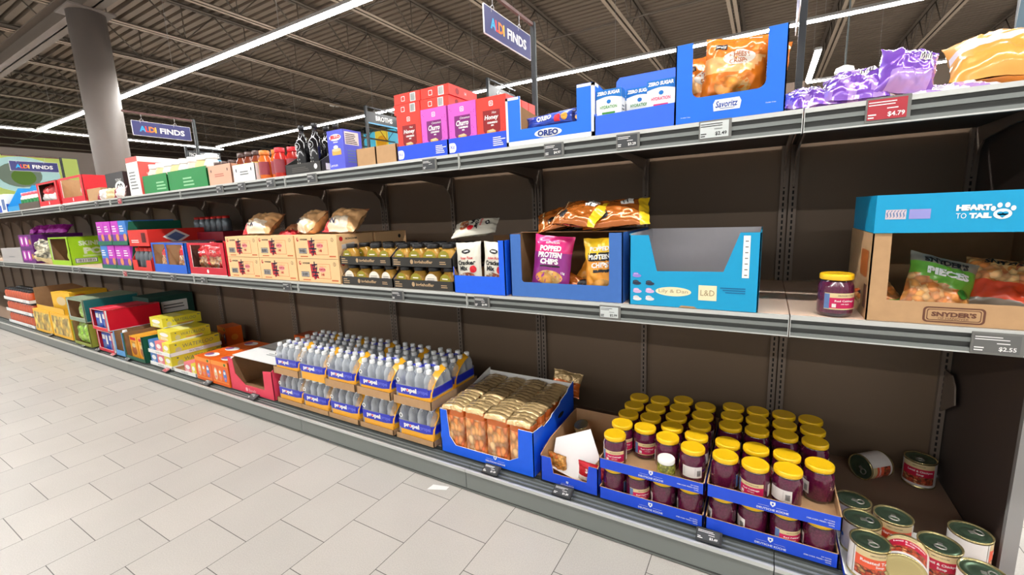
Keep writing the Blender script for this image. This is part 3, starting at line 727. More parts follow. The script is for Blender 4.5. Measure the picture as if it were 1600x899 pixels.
# ---- mustard jar
MUST = mat('mustard', (196, 150, 62), .18, coat=.7, noise_amt=.35, nscale=240); OLV = mat('label_olive', (150, 140, 30), .4); MLBL = mat('label_ivory', (236, 230, 214), .4)
def make_mustard(flip=False):
    t = thing('mustard_jar', '', 'jar')
    b = MB(); b.lathe(0, 0, [(.034, 0, MUST), (.041, .006, MUST), (.044, .024, MUST), (.044, .050, MUST), (.040, .068, MUST), (.030, .080, MUST), (.028, .086, MUST)], 22, sy=.8); b.build('glass_body', t)
    b = MB(); b.lathe(0, 0, [(.031, .084, BLACK), (.032, .086, BLACK), (.032, .102, BLACK), (.030, .104, BLACK)], 20, sy=.9); b.build('lid', t)
    b = MB(); F = front(0, -.0362, .0)
    if flip:
        b.ell(F, 0, .038, .036, .036, MLBL, 0, 24)
        for k in range(5): b.rect(F, -.022, .048 - k * .008, .02, .0505 - k * .008, LGREYP, .0006)
    else:
        b.ell(F, 0, .038, .036, .036, MUST, 0, 24); b.poly(F, [(.036 * math.cos(a), .038 + .036 * math.sin(a)) for a in [-.2 + (PI + .4) * i / 14 for i in range(15)]], OLV, .0006); b.ell(F, 0, .026, .008, .008, MLBL, .0012, 12)
        b.rect(F, -.018, .048, .018, .054, MLBL, .0014)
    b.build('paper_label', t)
    return t

# ================================================================ BOTTOM SHELF
def dk_logo(b, F, cx, cy, s=1.0, txt=True):
    b.poly(F, [(cx - .009 * s, cy + .036 * s), (cx + .009 * s, cy + .036 * s), (cx + .009 * s, cy + .024 * s), (cx, cy + .014 * s), (cx - .009 * s, cy + .024 * s)], WHITE, .0008)
    b.poly(F, [(cx - .003 * s, cy + .031 * s), (cx + .003 * s, cy + .031 * s), (cx + .003 * s, cy + .025 * s), (cx, cy + .021 * s), (cx - .003 * s, cy + .025 * s)], DBLUE, .0012)
    b.rect(F, cx - .05 * s, cy + .013 * s, cx - .012 * s, cy + .0138 * s, WHITE, .0008); b.rect(F, cx + .012 * s, cy + .013 * s, cx + .05 * s, cy + .0138 * s, WHITE, .0008)
    b.text(F, 'DEUTSCHE KÜCHE', cx, cy + .002 * s, .0105 * s, WHITE, .0012, w=.108 * s, bold=.02)
def jar_tray_art(b, F):
    dk_logo(b, F, .205, .010, .86)
    b.text(F, 'EXP. DATE(S)', .375, .026, .0045, WHITE, .001, align='r', bold=.02); b.text(F, 'ITEM CODE: 703256 / 455722', .375, .018, .0045, WHITE, .001, align='r', bold=.02); b.text(F, '12x680g', .375, .010, .0045, WHITE, .001, align='r', bold=.02)
def jar_tray(x, z, lab, hgt=.050):
    return carton('jar_tray', lab, (x, -.03, z), .394, .57 if z > .2 else .30, hgt, DBLUE, KRAFT, KRAFT, art={'front': jar_tray_art}, cat='tray')
XL, XR = -.422, -.021
TRL = ZB + .001
jar_tray(XL, TRL, 'lower blue tray of the left stack of red cabbage jars'); jar_tray(XR, TRL, 'lower blue tray of the right stack of red cabbage jars')
TRU = TRL + TK + .1302 + .001
jar_tray(XL, TRU, 'upper blue tray on the left stack of red cabbage jars', .042); jar_tray(XR, TRU, 'upper blue tray on the right stack of red cabbage jars', .047)
jar0 = make_jar(); used = []
rnd = random.Random(5)
def jar(x, y, z, rz, lab, grp):
    if not used: used.append(1); jar0.location = (x, y, z); jar0.rotation_euler = (0, 0, rz); jar0['label'] = lab; jar0['group'] = grp; return jar0
    return dup(jar0, (x, y, z), rz, lab, grp)
zu = TRU + TK + .0005; zl_ = TRL + TK + .0005
used.append(1)
jar0.location = (-.570, .025, zu); jar0.rotation_euler = (0, 0, .15); jar0['label'] = 'front left corner jar of red cabbage in the upper left tray, standing alone'; jar0['group'] = 'red cabbage jars in the upper left tray'
GL = 'red cabbage jars in the upper left tray'; GR = 'red cabbage jars in the upper right tray'
colL = {-.570: [.130, .228, .326, .424], -.475: [.136, .236, .335, .434], -.377: [.093, .190, .286, .382, .478], -.278: [.055, .153, .251, .349, .447]}
colR = {-.166: [.048, .149, .300, .397, .494], -.070: [.149, .300, .397, .494], .028: [.047, .146, .306, .403, .500], .124: [.128, .226 + .07, .396, .494]}
special = {(-.475, .136): (.35, 'red cabbage jar with pink label facing out, second column of the upper left tray'),
           (-.278, .055): (-2.0, 'red cabbage jar turned sideways at the front right of the upper left tray'),
           (-.377, .093): (2.3, 'red cabbage jar directly behind the white lidded pickle jar'),
           (-.166, .048): (2.0, 'red cabbage jar at the front left corner of the upper right tray'),
           (.028, .047): (-2.6, 'red cabbage jar with white back label at the front of the upper right tray'),
           (.124, .128): (2.7, 'red cabbage jar showing its white back label, front right corner of the upper right tray')}
for cols, grp, side in ((colL, GL, 'left'), (colR, GR, 'right')):
    for x, ys in cols.items():
        for i, yy in enumerate(ys):
            sp = special.get((x, yy))
            if sp: jar(x, yy, zu, sp[0], sp[1], grp)
            else: jar(x, yy, zu, rnd.uniform(-1.2, 1.4), f'yellow lidded red cabbage jar packed behind the front jars of the upper {side} tray', grp)
jar(-.070, .035, zu, -.3, 'red cabbage jar standing lowest and foremost in the upper right tray', GR)
for k, x in enumerate((-.570, -.475, -.377, -.278)): jar(x, .022, zl_, [2.2, 0.6, 2.6, 2.4][k], 'red cabbage jar in the front row of the lower left tray', 'front row jars of the lower left tray')
for k, x in enumerate((-.166, -.070, .028, .124)): jar(x, .022, zl_, [2.6, 2.9, .4, 2.3][k], 'red cabbage jar in the front row of the lower right tray', 'front row jars of the lower right tray')
for x in (-.570, -.475, -.377, -.278, -.166, -.070, .028, .124): jar(x, .121, zl_, .5, 'red cabbage jar in the second row of a lower tray, under the upper trays', 'second row jars of the lower trays')
jar(.117, .045, ZM + .0015, .35, 'single jar of red cabbage with yellow lid alone on the middle shelf', None)
# pickle jar
t = thing('pickle_jar', 'small jar of chopped green pickles with a white lid among the cabbage jars', 'jar', (-.366, .0105, zu))
PK = cells('pickle_bits', [(96, 104, 20), (170, 170, 60), (70, 80, 16), (200, 190, 96)], 110, .15, .8, .2)
b = MB(); b.lathe(0, 0, [(.028, 0, PK), (.034, .006, PK), (.034, .056, PK), (.030, .066, PK), (.028, .07, PK)], 24); b.build('glass_body', t)
b = MB(); b.lathe(0, 0, [(.031, .067, WHITE), (.032, .069, WHITE), (.032, .082, WHITE), (.030, .085, WHITE)], 24); b.build('lid', t)
b = MB(); ring_patch(b, .034, -PI / 2 - .9, -PI / 2 + .9, .004, .028, LWHITE); b.build('paper_label', t)

# cans at the right end
canA = make_can(('Roasted Tomato', 'Soup'), LSAL); canB = make_can(('Lentil & Chickpea', 'Soup'), LCR); canC = make_can(('Harvest Bean', 'Soup'), LSAL)
zc = ZB + .0065
tr = carton('can_tray', 'low dark blue cardboard tray under the front soup cans at the right', (.372, -.075, ZB + .001), .37, .32, .022, DBLUE, WHITE, WHITE, cat='tray')
canA.location = (.252, -.010, zc); canA.rotation_euler = (0, 0, .25); canA['label'] = 'soup can with salmon label nearest the blue jar trays'
canC.location = (.340, .165, zc); canC.rotation_euler = (0, 0, -.1); canC['label'] = 'soup can labelled harvest bean, behind the upturned can'
canB.location = (.432, .070, zc); canB.rotation_euler = (0, 0, -.2); canB['label'] = 'soup can with crimson lentil and chickpea label'
dup(canC, (.500, -.018, zc), 1.5, 'soup can at the right front, orange label turned to the right')
dup(canA, (.530, .175, zc), 1.8, 'soup can at the back right beside the end panel, no label showing')
dup(canA, (.247, .098, zc), 1.6, 'soup can in the middle of the left row next to the jar trays')
dup(canA, (.238, .206, zc), 1.2, 'rearmost soup can of the left row next to the jar trays')
dup(canB, (.325, -.062, zc + .072), 0, 'toppled soup can tipped back, its gold bottom facing the aisle', rot=(-PI / 2 + .55 - .55, 0, -.25))
dup(canA, (.400, .66, ZB + .052), 0, 'dented soup can lying on its side at the back of the bottom shelf', rot=(PI / 2, -.9, -.85))
dup(canB, (.520, .655, ZB), -.3, 'soup can standing in shadow at the back right corner')

# white flap carton
c = carton('cardboard_tray', 'blue open carton holding a loose white sheet, left of the cabbage jars', (-.757, -.025, ZB + .001), .262, .42, .150, DBLUE, KRAFT, KRAFT,
           fpts=[(0, 0), (.262, 0), (.262, .122), (.222, .122), (.212, .045), (.06, .045), (.048, .115), (0, .115)],
           rpts=[(0, 0), (.42, 0), (.42, .16), (.10, .15), (0, .122)], bh=.16, art={'front': lambda b, F: dk_logo(b, F, .125, .005, .55)})
WSH = mat('paper_white', (238, 236, 234), .6)
b = MB(); b.panel(Fr((-.085, .0, 0), Vector((.96, .05, -.02)).normalized(), Vector((.14, .55, .80)).normalized()), [(-.02, .0), (.125, -.03), (.175, .085), (.095, .20), (-.045, .13)], .003, WSH, WSH, WSH)
tag(b.build('paper_sheet', loc=(-.757, .028, ZB + .036)), 'white card sheet leaning inside the blue open carton', 'sheet')
b = MB(); b.lathe(0, 0, [(.036, 0, LCREAM), (.036, .08, CRIM), (.037, .084, CRIM), (.033, .086, CRIM)], 20); tag(b.build('tin_can', loc=(-.80, .30, ZB + .06), rot=(.3, -.2, 0)), 'small gold rimmed tin leaning at the back of the blue open carton', 'can')
pz = Pouch(.13, .11, .03, 3, .004); b = pz.mesh(lambda u, v, s: foil('bag_red', (216, 30, 50)) if v > -.3 else WHITE); pz.text(b, 'Snack', 0, .02, .02, WHITE)
tag(b.build('snack_bag', loc=(-.672, .035, ZB + .008), rot=(.2, .1, .1)), 'small red and white bag in the right corner of the blue open carton', 'bag')
pz = Pouch(.10, .10, .03, 4, .004); b = pz.mesh(lambda u, v, s: cells('noodle_orange', [(236, 150, 60), (240, 190, 110), (206, 100, 40)], 70))
tag(b.build('snack_bag', loc=(-.835, .05, ZB + .008), rot=(.15, 0, -.2)), 'small orange bag in the left corner of the blue open carton', 'bag')

# peanut puff bags in the big blue display carton
NX, NW = -1.182, .525
def nut_front(b, F):
    dk_logo(b, F, .32, .016, 1.0)
    b.poly(F, [(0, .10), (.02, .10), (.045, .07), (0, .07)], BLUE, .0004)
NRP = [(0, 0), (.47, 0), (.47, .285), (.40, .268), (.385, .255), (.30, .240), (.285, .228), (.20, .215), (.19, .205), (.105, .195), (.095, .206), (0, .215)]
nc = carton('display_carton', 'large blue display carton packed with bags of peanut puffs', (NX, -.03, ZB + .001), NW, .47, .22, BLUE, WHITE, WHITE,
            fpts=[(0, 0), (NW, 0), (NW, .215), (NW - .075, .215), (NW - .08, .075), (NW - .13, .048), (.09, .048), (.055, .09), (.045, .225), (0, .225)], rpts=NRP,
            lpts=[(0, 0), (.47, 0), (.47, .225), (.30, .22), (0, .285)], bh=.27, art={'front': nut_front, 'right': lambda b, F: (b.ell(F, .30, .17, .035, .012, SLOT, .001), b.text(F, 'KÜCHE', .12, .10, .014, WHITE, .001))})
NUT = cells('peanut_puffs', [(238, 118, 52), (253, 182, 110), (246, 150, 76), (254, 214, 156), (226, 108, 50)], 46, .2, .9, .7, (1, 1, .6), .42)
GOLD = mat('gold_foil', (222, 190, 136), .2, metal=.5, coat=.6, noise_amt=.2, nscale=50, bump=.6); OFOIL = foil('orange_foil', (222, 112, 40), .22, .9, .25)
def nut_bag(seed):
    t = thing('peanut_puff_bag', '', 'bag'); w, d, h = .122, .082, .222
    def P(u, v, k):   # u around, v up
        a = 2 * PI * u; c, s_ = math.cos(a), math.sin(a)
        ex = .42; x = abs(c) ** ex * (1 if c > 0 else -1); y = abs(s_) ** ex * (1 if s_ > 0 else -1)
        sq = 1 - .18 * max(0, v - .75) * 4
        n_ = noise.noise(Vector((c * 2 + seed * 3.1, s_ * 2, v * 4))) + .5 * noise.noise(Vector((c * 5, s_ * 5 + seed, v * 9)))
        return (x * w / 2 * (1 + .05 * n_), y * d / 2 * (1 + .10 * n_) * sq, v * h)
    n, m = 36, 18; b = MB(); vs = [P(i / n, j / m, 0) for j in range(m + 1) for i in range(n)]
    fs = []; ms = []
    for j in range(m):
        for i in range(n): fs.append((j * n + i, j * n + (i + 1) % n, (j + 1) * n + (i + 1) % n, (j + 1) * n + i)); ms.append(OFOIL if j > m * .80 else NUT)
    b.add(vs, fs, ms, True); b.add([vs[i] for i in range(n)], [tuple(reversed(range(n)))], OFOIL); b.add([vs[m * n + i] for i in range(n)], [tuple(range(n))], GOLD)
    b.build('bag_body', t)
    b = MB(); nu = 14
    for lay in range(3):
        vs = []; fs = []
        for i in range(nu + 1):
            u = -1 + 2 * i / nu; x = u * w / 2 * .97; q = .010 * noise.noise(Vector((u * 3, lay * 2.0, seed * 1.7)))
            y0 = -d * .42 + lay * .024 + q; z0 = h + .001 + lay * .003; arch = (1 - u * u) * .010
            vs += [(x, y0 - .012, z0 - .004), (x, y0 - .008, z0 + .008 + arch), (x, y0 + .020, z0 + .013 + arch), (x, y0 + .036, z0 + .002)]
        for i in range(nu):
            for k in range(3): fs.append((i * 4 + k, (i + 1) * 4 + k, (i + 1) * 4 + k + 1, i * 4 + k + 1))
        b.add(vs, fs, GOLD, True)
    b.build('folded_top', t)
    return t
nb = [nut_bag(s) for s in (1, 2, 3)]
first = [True] * 3; rnd = random.Random(11); NG = 'peanut puff bags in the blue display carton'
nl = ['front left bag of peanut puffs', 'second front bag of peanut puffs from the left', 'third front bag of peanut puffs from the left', 'front right bag of peanut puffs behind the post']
for j in range(5):
    for i in range(4):
        k = (i * 2 + j) % 3; p = (NX - .186 + i * .124, .022 + j * .089, ZB + .0065 + rnd.uniform(0, .012)); rz = rnd.uniform(-.06, .06)
        lab = nl[i] + ' in the big blue carton' if j == 0 else 'bag of peanut puffs with folded gold top behind the front row'
        if first[k]: first[k] = False; nb[k].location = p; nb[k].rotation_euler = (0, 0, rz); nb[k]['label'] = lab; nb[k]['group'] = NG
        else: dup(nb[k], p, rz, lab, NG)
pz = Pouch(.16, .13, .05, 8, .01); b = pz.mesh(lambda u, v, s: GOLD if v > .2 else OFOIL)
tag(b.build('peanut_puff_bag', loc=(-.98, .455, ZB + .19), rot=(-.3, .2, .3)), 'loose bag of peanut puffs sticking up at the back right corner', 'bag')

# water packs
pk = make_pack(); WGF = 'water bottle packs'
cols5 = [-2.705, -2.452, -2.192, -1.926, -1.620]
cols5 = [-2.705, -2.448, -2.186, -1.910, -1.626]
names5 = ['leftmost', 'second', 'middle', 'fourth', 'rightmost']
first_p = True
for k, x in enumerate(cols5):
    lowt = carton('pack_tray', f'{names5[k]} low cardboard tray of water packs on the base', (x, -.032, ZB + .001), .262, .215, .030, KRAFT, KRAFTD, KRAFTD, cat='tray')
    p = (x, -.022, ZB + .006)
    if first_p: pk.location = p; pk['label'] = f'{names5[k]} pack of bottled water in the lower row'; pk['group'] = WGF + ' in the lower row'; first_p = False
    else: dup(pk, p, 0, f'{names5[k]} pack of bottled water in the lower row', WGF + ' in the lower row')
    zt = ZB + .006 + .1945
    if k != 1: carton('pack_tray', f'{names5[k]} upper cardboard tray of water packs resting on bottle caps', (x, -.032, zt), .262, .41, .045, KRAFT, KRAFTD, KRAFTD, cat='tray')
    zz = zt + (.005 if k != 1 else .001)
    dup(pk, (x, -.022, zz), 0, f'{names5[k]} pack of bottled water in front of the upper row', WGF + ' in the upper front row')
    dup(pk, (x, .178, zz), 0, f'{names5[k]} pack of bottled water at the back of the upper row', WGF + ' in the upper back row')

# pink empty carton
PINK = mat('pink_card', (232, 66, 92), .5, noise_amt=.05)
c = carton('open_carton', 'empty pink red carton with brown inside and white lid', (-3.118, -.04, ZB + .001), .525, .46, .235, PINK, KRAFTD, PINK,
           fpts=[(0, 0), (.525, 0), (.525, .20), (.425, .19), (.42, .055), (.18, .055), (.07, .12), (.055, .225), (0, .235)], rpts=[(0, 0), (.46, 0), (.46, .235), (.06, .235), (0, .20)],
           art={'front': lambda b, F: (b.text(F, 'Benefit', .27, .025, .022, mat('pale_pink', (244, 190, 196), .5), .001), b.ell(F, .20, .026, .014, .014, mat('pale_pink'), .001))})
b = MB(); b.box(-.262, .035, .2365, .262, .46, .243, WHITE); b.rect(top(-.262, .035, .243), .02, .20, .50, .206, LG, .0005); b.lines(top(-.262, .035, .243), .25, .10, .45, .14, 2, LG, .0006); b.build('lid_flap', c)
# orange boxes
ORG = mat('orange_print', (240, 104, 22), .4); ORG2 = mat('orange_print_light', (250, 150, 50), .4); PINKD = mat('drink_pink', (232, 120, 150), .4)
def orange_art(b, F, w=.2, h=.19):
    b.rect(F, 0, h * .82, w, h, ORG2); b.rect(F, w * .04, h * .12, w * .96, h * .16, ORG2)
    for k, c_ in enumerate((mat('pouch_cream', (236, 206, 160), .4), mat('pouch_orange', (246, 150, 60), .4), mat('pouch_blue', (90, 130, 200), .4))):
        cx = w * (.24 + .27 * k); b.ell(F, cx, h * .45, w * .10, h * .26, c_, .0008); b.ell(F, cx, h * .56, w * .06, h * .07, WHITE, .0013, 12); b.ell(F, cx, h * .33, w * .05, h * .05, PINKD, .0014, 10)
    b.ell(F, w * .84, h * .90, w * .06, h * .06, mat('leaf_green', (70, 120, 50), .5), .0012, 10)
def orange_top(b, F, w=.2, d=.13):
    b.ell(F, w * .5, d * .5, w * .3, d * .3, WHITE, .0008); b.ell(F, w * .35, d * .5, w * .16, d * .2, mat('drink_violet', (150, 90, 150), .4), .0012)
for i in range(2):
    for j in range(3):
        boxed('drink_box', ['left', 'right'][i] + ' ' + ['front', 'second', 'rear'][j] + ' orange box of drink pouches beside the pink carton', (-3.745 + i * .238, -.045 + j * .15, ZB + .001), .232, .146, .185, ORG,
              {'front': lambda b, F: orange_art(b, F, .232, .185), 'top': lambda b, F: orange_top(b, F, .232, .146)}, group='orange boxes of drink pouches')
boxed('drink_box', 'orange box standing alone at the back of the bottom shelf', (-4.60, .52, ZB + .001), .22, .14, .20, ORG, {'front': lambda b, F: orange_art(b, F, .22, .2), 'right': lambda b, F: b.ell(F, .07, .1, .03, .03, ORG2)}, rz=-.15)
boxed('drink_box', 'orange and brown box behind the left water packs at the back', (-3.42, .60, ZB + .12), .30, .2, .09, mat('box_rust', (170, 76, 40), .5), {'front': lambda b, F: (b.rect(F, .0, .045, .3, .09, ORG), b.text(F, 'Snacks', .15, .02, .02, WHITE))})
boxed('plain_carton', 'dark plain carton under the rust box at the back', (-3.42, .60, ZB + .001), .32, .22, .118, KRAFTD)

# sparkling water cartons
YB = mat('water_yellow', (232, 218, 60), .42); YP = mat('water_pale', (240, 236, 150), .42); SIL = mat('ink_silver', (120, 130, 110), .4); PNK = mat('water_pink', (232, 120, 130), .42); WBL = mat('water_blue', (60, 120, 190), .42); LEMON = mat('lemon_pale', (214, 206, 160), .4)
def side_yellow(b, F, d, h):
    b.poly(F, [(0, 0), (d * .7, 0), (d * .82, h * .16), (0, h * .1)], WHITE, .0006); b.text(F, 'WATERLOO', d * .55, h * .62, h * .30, SIL, .001, w=d * .62, ital=.15)
    b.ell(F, d * .16, h * .36, h * .22, h * .26, LEMON, .0009); b.ell(F, d * .12, h * .82, h * .07, h * .07, SIL, .001, 10); b.lines(F, d * .35, h * .2, d * .8, h * .34, 1, mat('ink_rose', (220, 110, 110), .4), .001); b.rect(F, d * .9, h * .8, d * .98, h * .9, SIL, .001)
def wat_box(lab, x, y, z, w, d, h, col, rz=0.0):
    name_c = col
    return boxed('sparkling_water_carton', lab, (x, y, z), w, d, h, col, {'front': lambda b, F: (b.ell(F, w * .5, h * .62, w * .32, h * .2, WHITE, .0008), b.lines(F, w * .2, h * .1, w * .8, h * .4, 3, WHITE, .0009)), 'right': lambda b, F: side_yellow(b, F, d, h), 'top': lambda b, F: b.rect(F, w * .1, d * .3, w * .9, d * .6, WHITE if col is not YB else YP, .0006)}, rz=rz, group='sparkling water cartons')
xs3 = (-4.60, -4.475, -4.345)
H1 = .105
for lay in range(2):
    zb_ = ZB + .001 + lay * (H1 + .0025) + .004
    c_ = carton('multipack_tray', ['lower', 'upper'][lay] + ' white tray wrapped round three sparkling water cartons', (-4.475, -.045, ZB + .001 + lay * (H1 + .006)), .40, .40, .030, WHITE, WHITE, WHITE, cat='tray',
                art={'front': lambda b, F: b.text(F, 'WATERLOO', .2, .015, .014, LG, .001), 'right': lambda b, F: b.text(F, 'WATERLOO', .2, .015, .018, LG, .001, w=.12, ital=.1)})
    zb_ = ZB + .001 + lay * (H1 + .006) + .0045
    for k, (x, col, cn) in enumerate(zip(xs3, (WBL, PNK, YB), ('blue', 'pink', 'yellow'))):
        wat_box(f'{cn} sparkling water carton in the {["lower", "upper"][lay]} white tray', x, -.038, zb_, .126, .385, H1, col)
wat_box('yellow sparkling water carton lying on the pink ones, third from the floor', -4.44, .0, ZB + .001 + 2 * (H1 + .006), .24, .30, .085, YB, .0)
wat_box('topmost yellow sparkling water carton of the stack', -4.66, .04, ZB + .001 + 2 * (H1 + .006) + .087, .24, .30, .085, YB, .0)
carton('multipack_tray', 'low white tray with pink and yellow cartons left of the orange boxes', (-4.065, -.045, ZB + .001), .36, .34, .028, WHITE, KRAFT, WHITE, cat='tray', art={'front': lambda b, F: b.text(F, 'WATERLOO', .18, .014, .014, LG, .001)})
wat_box('pink sparkling water carton in the low white tray', -4.02, -.036, ZB + .006, .11, .30, .095, PNK); wat_box('yellow sparkling water carton in the low white tray beside the orange boxes', -3.928, -.036, ZB + .006, .07, .30, .095, YB)

# far left of the bottom shelf
KBL = mat('cereal_blue', (36, 84, 190), .42); DGRN = mat('forest_green_card', (20, 92, 66), .5)
carton('display_carton', 'dark green display carton with orange snack boxes', (-4.93, -.06, ZB + .001), .40, .36, .235, DGRN, KRAFTD, DGRN, fpts=ucut(.40, .235, .02, .03))
SNK = mat('snack_amber', (246, 176, 50), .42); BRN = mat('snack_brown', (176, 96, 40), .5)
for k in range(2):
    boxed('snack_box', ['left', 'right'][k] + ' amber snack box with red band in the dark green carton', (-5.02 + k * .17, -.045 + .02, ZB + .006), .15, .2, .20, SNK, {'front': lambda b, F: (b.rect(F, .02, .165, .13, .19, RED), b.ell(F, .075, .07, .05, .045, BRN, .001), b.ell(F, .075, .115, .035, .02, LCREAM, .0014), b.text(F, 'Chicken', .075, .145, .016, BLACK, .0012))})
carton('display_carton', 'light blue display carton holding a honey coloured bottle', (-5.255, -.055, ZB + .001), .205, .34, .23, mat('sky_card', (90, 160, 220), .5), KRAFTD, None, fpts=ucut(.205, .23, .02, .05))
HON = mat('honey_plastic', (206, 150, 50), .2, coat=.6)
t = thing('honey_bottle', 'honey coloured squeeze bottle with white cap in the light blue carton', 'bottle', (-5.25, .0, ZB + .006))
b = MB(); b.lathe(0, 0, [(.035, 0, HON), (.045, .01, HON), (.042, .06, HON), (.048, .10, HON), (.04, .16, HON), (.018, .20, HON)], 20, sy=.7); b.build('bottle_body', t)
b = MB(); b.lathe(0, 0, [(.019, .20, WHITE), (.02, .203, WHITE), (.017, .23, WHITE)], 16); b.build('cap', t)
t = thing('honey_bottle', 'second honey coloured bottle behind the amber snack boxes', 'bottle', (-4.98, .235, ZB + .006))
b = MB(); b.lathe(0, 0, [(.035, 0, HON), (.04, .01, HON), (.04, .16, HON), (.018, .22, HON)], 20, sy=.7); b.build('bottle_body', t)
b = MB(); b.lathe(0, 0, [(.019, .22, WHITE), (.02, .223, WHITE), (.017, .25, WHITE)], 16); b.build('cap', t)
MRED = mat('carton_crimson', (206, 22, 52), .45)
def cereal(lab, x, y, z, w, h): return boxed('cereal_box', lab, (x, y, z), w, .12, h, KBL, {'front': lambda b, F: (b.rect(F, w * .06, h * .62, w * .5, h * .9, WHITE), b.ell(F, w * .35, h * .28, w * .25, h * .2, LBLUE, .001), b.rect(F, w * .62, h * .35, w * .92, h * .88, WHITE, .0009))}, group='blue cereal boxes')
MR = mat('carton_red', (222, 14, 44), .42)
for lay, (z_, nm) in enumerate(((ZB + .001, 'lower'), (ZB + .212, 'upper'))):
    carton('display_carton', f'{nm} red display carton of blue cereal boxes with white edges', (-5.57 - lay * .06, -.06, z_), .37, .44, .205, MR if lay else MRED, MRED, WHITE, fpts=ucut(.37, .205, .025, .03), lid=True,
           art={'right': lambda b, F: (b.rect(F, .0, .0, .44, .008, WHITE), b.rect(F, .0, .0, .012, .205, WHITE)), 'top': lambda b, F: b.rect(F, .1, .02, .27, .42, mat('red_light', (236, 70, 90), .5), .0006)})
    cereal(f'left blue cereal box in the {nm} red carton', -5.645 - lay * .06, -.035, z_ + .005, .15, .17); cereal(f'right blue cereal box in the {nm} red carton', -5.48 - lay * .06, -.035, z_ + .005, .15, .17)
LGR = cells('lettuce_green', [(120, 190, 40), (190, 226, 90), (80, 150, 30), (220, 240, 150)], 30, .4, .4, .3)
carton('display_carton', 'lower green display carton with bright green bags', (-6.15, -.07, ZB + .001), .46, .40, .24, mat('olive_card', (150, 160, 60), .5), KRAFTD, None, fpts=ucut(.46, .24, .02, .03))
for k in range(3):
    pz = Pouch(.15, .21, .07, 20 + k, .008); b = pz.mesh(lambda u, v, s: LGR, 12, 14); tag(b.build('salad_snack_bag', loc=(-6.29 + k * .145, -.02, ZB + .006), rot=(-.05, 0, 0)), ['left', 'middle', 'right'][k] + ' bright green bag in the lower green carton', 'bag', 'bright green bags')
TEAL = mat('teal_card', (20, 110, 112), .5)
carton('display_carton', 'upper white edged carton with teal side and a pale green bag', (-6.25, -.05, ZB + .243), .46, .46, .24, mat('sage_card', (150, 168, 140), .5), KRAFTD, WHITE, win=(.03, .04, .02), lid=True, art={'right': lambda b, F: (b.rect(F, .01, .01, .45, .23, TEAL), b.ell(F, .26, .11, .05, .04, WHITE, .001), b.ell(F, .26, .11, .035, .028, TEAL, .0015), b.lines(F, .05, .02, .4, .06, 2, WHITE, .0012))})
pz = Pouch(.2, .2, .08, 31, .008); b = pz.mesh(lambda u, v, s: LGR, 12, 14); tag(b.build('salad_snack_bag', loc=(-6.14, .0, ZB + .249)), 'pale green bag inside the upper white edged carton', 'bag')
boxed('plain_carton', 'dark green carton with white label behind the teal sided carton', (-5.72, .32, ZB + .001), .38, .40, .46, mat('dark_green_box', (26, 70, 60), .6), {'right': lambda b, F: (b.rect(F, .1, .28, .34, .40, WHITE), b.lines(F, .12, .32, .32, .38, 2, LG, .001))})
YC = mat('carton_yellow', (244, 188, 40), .48, noise_amt=.05)
YPIC = cells('flower_picture', [(226, 180, 60), (250, 226, 120), (120, 84, 40), (240, 200, 80)], 14, .5, .1, 0)
for k in range(2):
    boxed('snack_carton', ['left', 'right'][k] + ' yellow carton with dark flower picture on the base', (-7.44 + k * .63, -.05, ZB + .001), .60, .42, .27, YC, {'front': lambda b, F: b.rect(F, .03, .03, .57, .24, YPIC)}, group='yellow cartons on the base')
c_ = carton('open_carton', 'opened yellow display carton lying on the two yellow cartons', (-7.12, -.04, ZB + .273), .92, .44, .06, YC, KRAFTD, KRAFT, bh=.20, lpts=[(0, 0), (.44, 0), (.44, .26), (.1, .26), (0, .2)])
boxed('snack_carton', 'big yellow carton with red oval mark and white lettering on top', (-6.93, .02, ZB + .278), .40, .34, .22, YC, {'right': lambda b, F: (b.ell(F, .09, .18, .05, .014, mat('oval_red', (210, 90, 30), .5), .001), b.text(F, 'THE', .22, .14, .035, WHITE, .001), b.text(F, 'POPS', .24, .05, .05, WHITE, .001)), 'front': lambda b, F: b.ell(F, .2, .12, .1, .05, LCREAM, .001)}, rz=.12)
OJ = mat('jar_orange', (206, 84, 40), .25, coat=.6, noise_amt=.2)
def sauce_jar(x, y, z, lab, grp, col=OJ, r=.042, h=.14, cap_=BLACK, cat='jar', nm='sauce_jar', lab_col=None):
    key = (col.name, r, h, cap_.name, nm)
    if key in _sj: return dup(_sj[key], (x, y, z), 0, lab, grp)
    t = thing(nm, lab, cat, (x, y, z), 0, grp)
    b = MB(); b.lathe(0, 0, [(r * .85, 0, col), (r, .006, col), (r, h * .68, col), (r * .7, h * .82, col), (r * .68, h * .86, col)], 16); b.build('glass_body', t)
    b = MB(); b.lathe(0, 0, [(r * .76, h * .84, cap_), (r * .78, h * .86, cap_), (r * .78, h, cap_)], 16); b.build('lid', t)
    if lab_col: b = MB(); ring_patch(b, r, -PI, 0, h * .15, h * .6, lab_col); b.build('paper_label', t)
    _sj[key] = t; return t
_sj = {}
for lay in range(3):
    z_ = ZB + .001 + lay * .158
    carton('jar_tray', ['lowest', 'middle', 'topmost'][lay] + ' white printed tray of orange jars at the far left', (-8.35, -.05, z_), 1.10, .25, .038, WHITE, KRAFTD, WHITE, cat='tray', art={'front': lambda b, F: b.text(F, 'BUTCHER', .9, .018, .02, LG, .001)})
    for i in range(11):
        for j in range(2 if lay == 2 else 1): sauce_jar(-8.84 + i * .098, -.0 + j * .1, z_ + .005, 'black topped orange jar in the ' + ['lowest', 'middle', 'topmost'][lay] + ' white tray at the far left', ['lowest', 'middle', 'topmost'][lay] + ' tray of orange jars', h=.148)
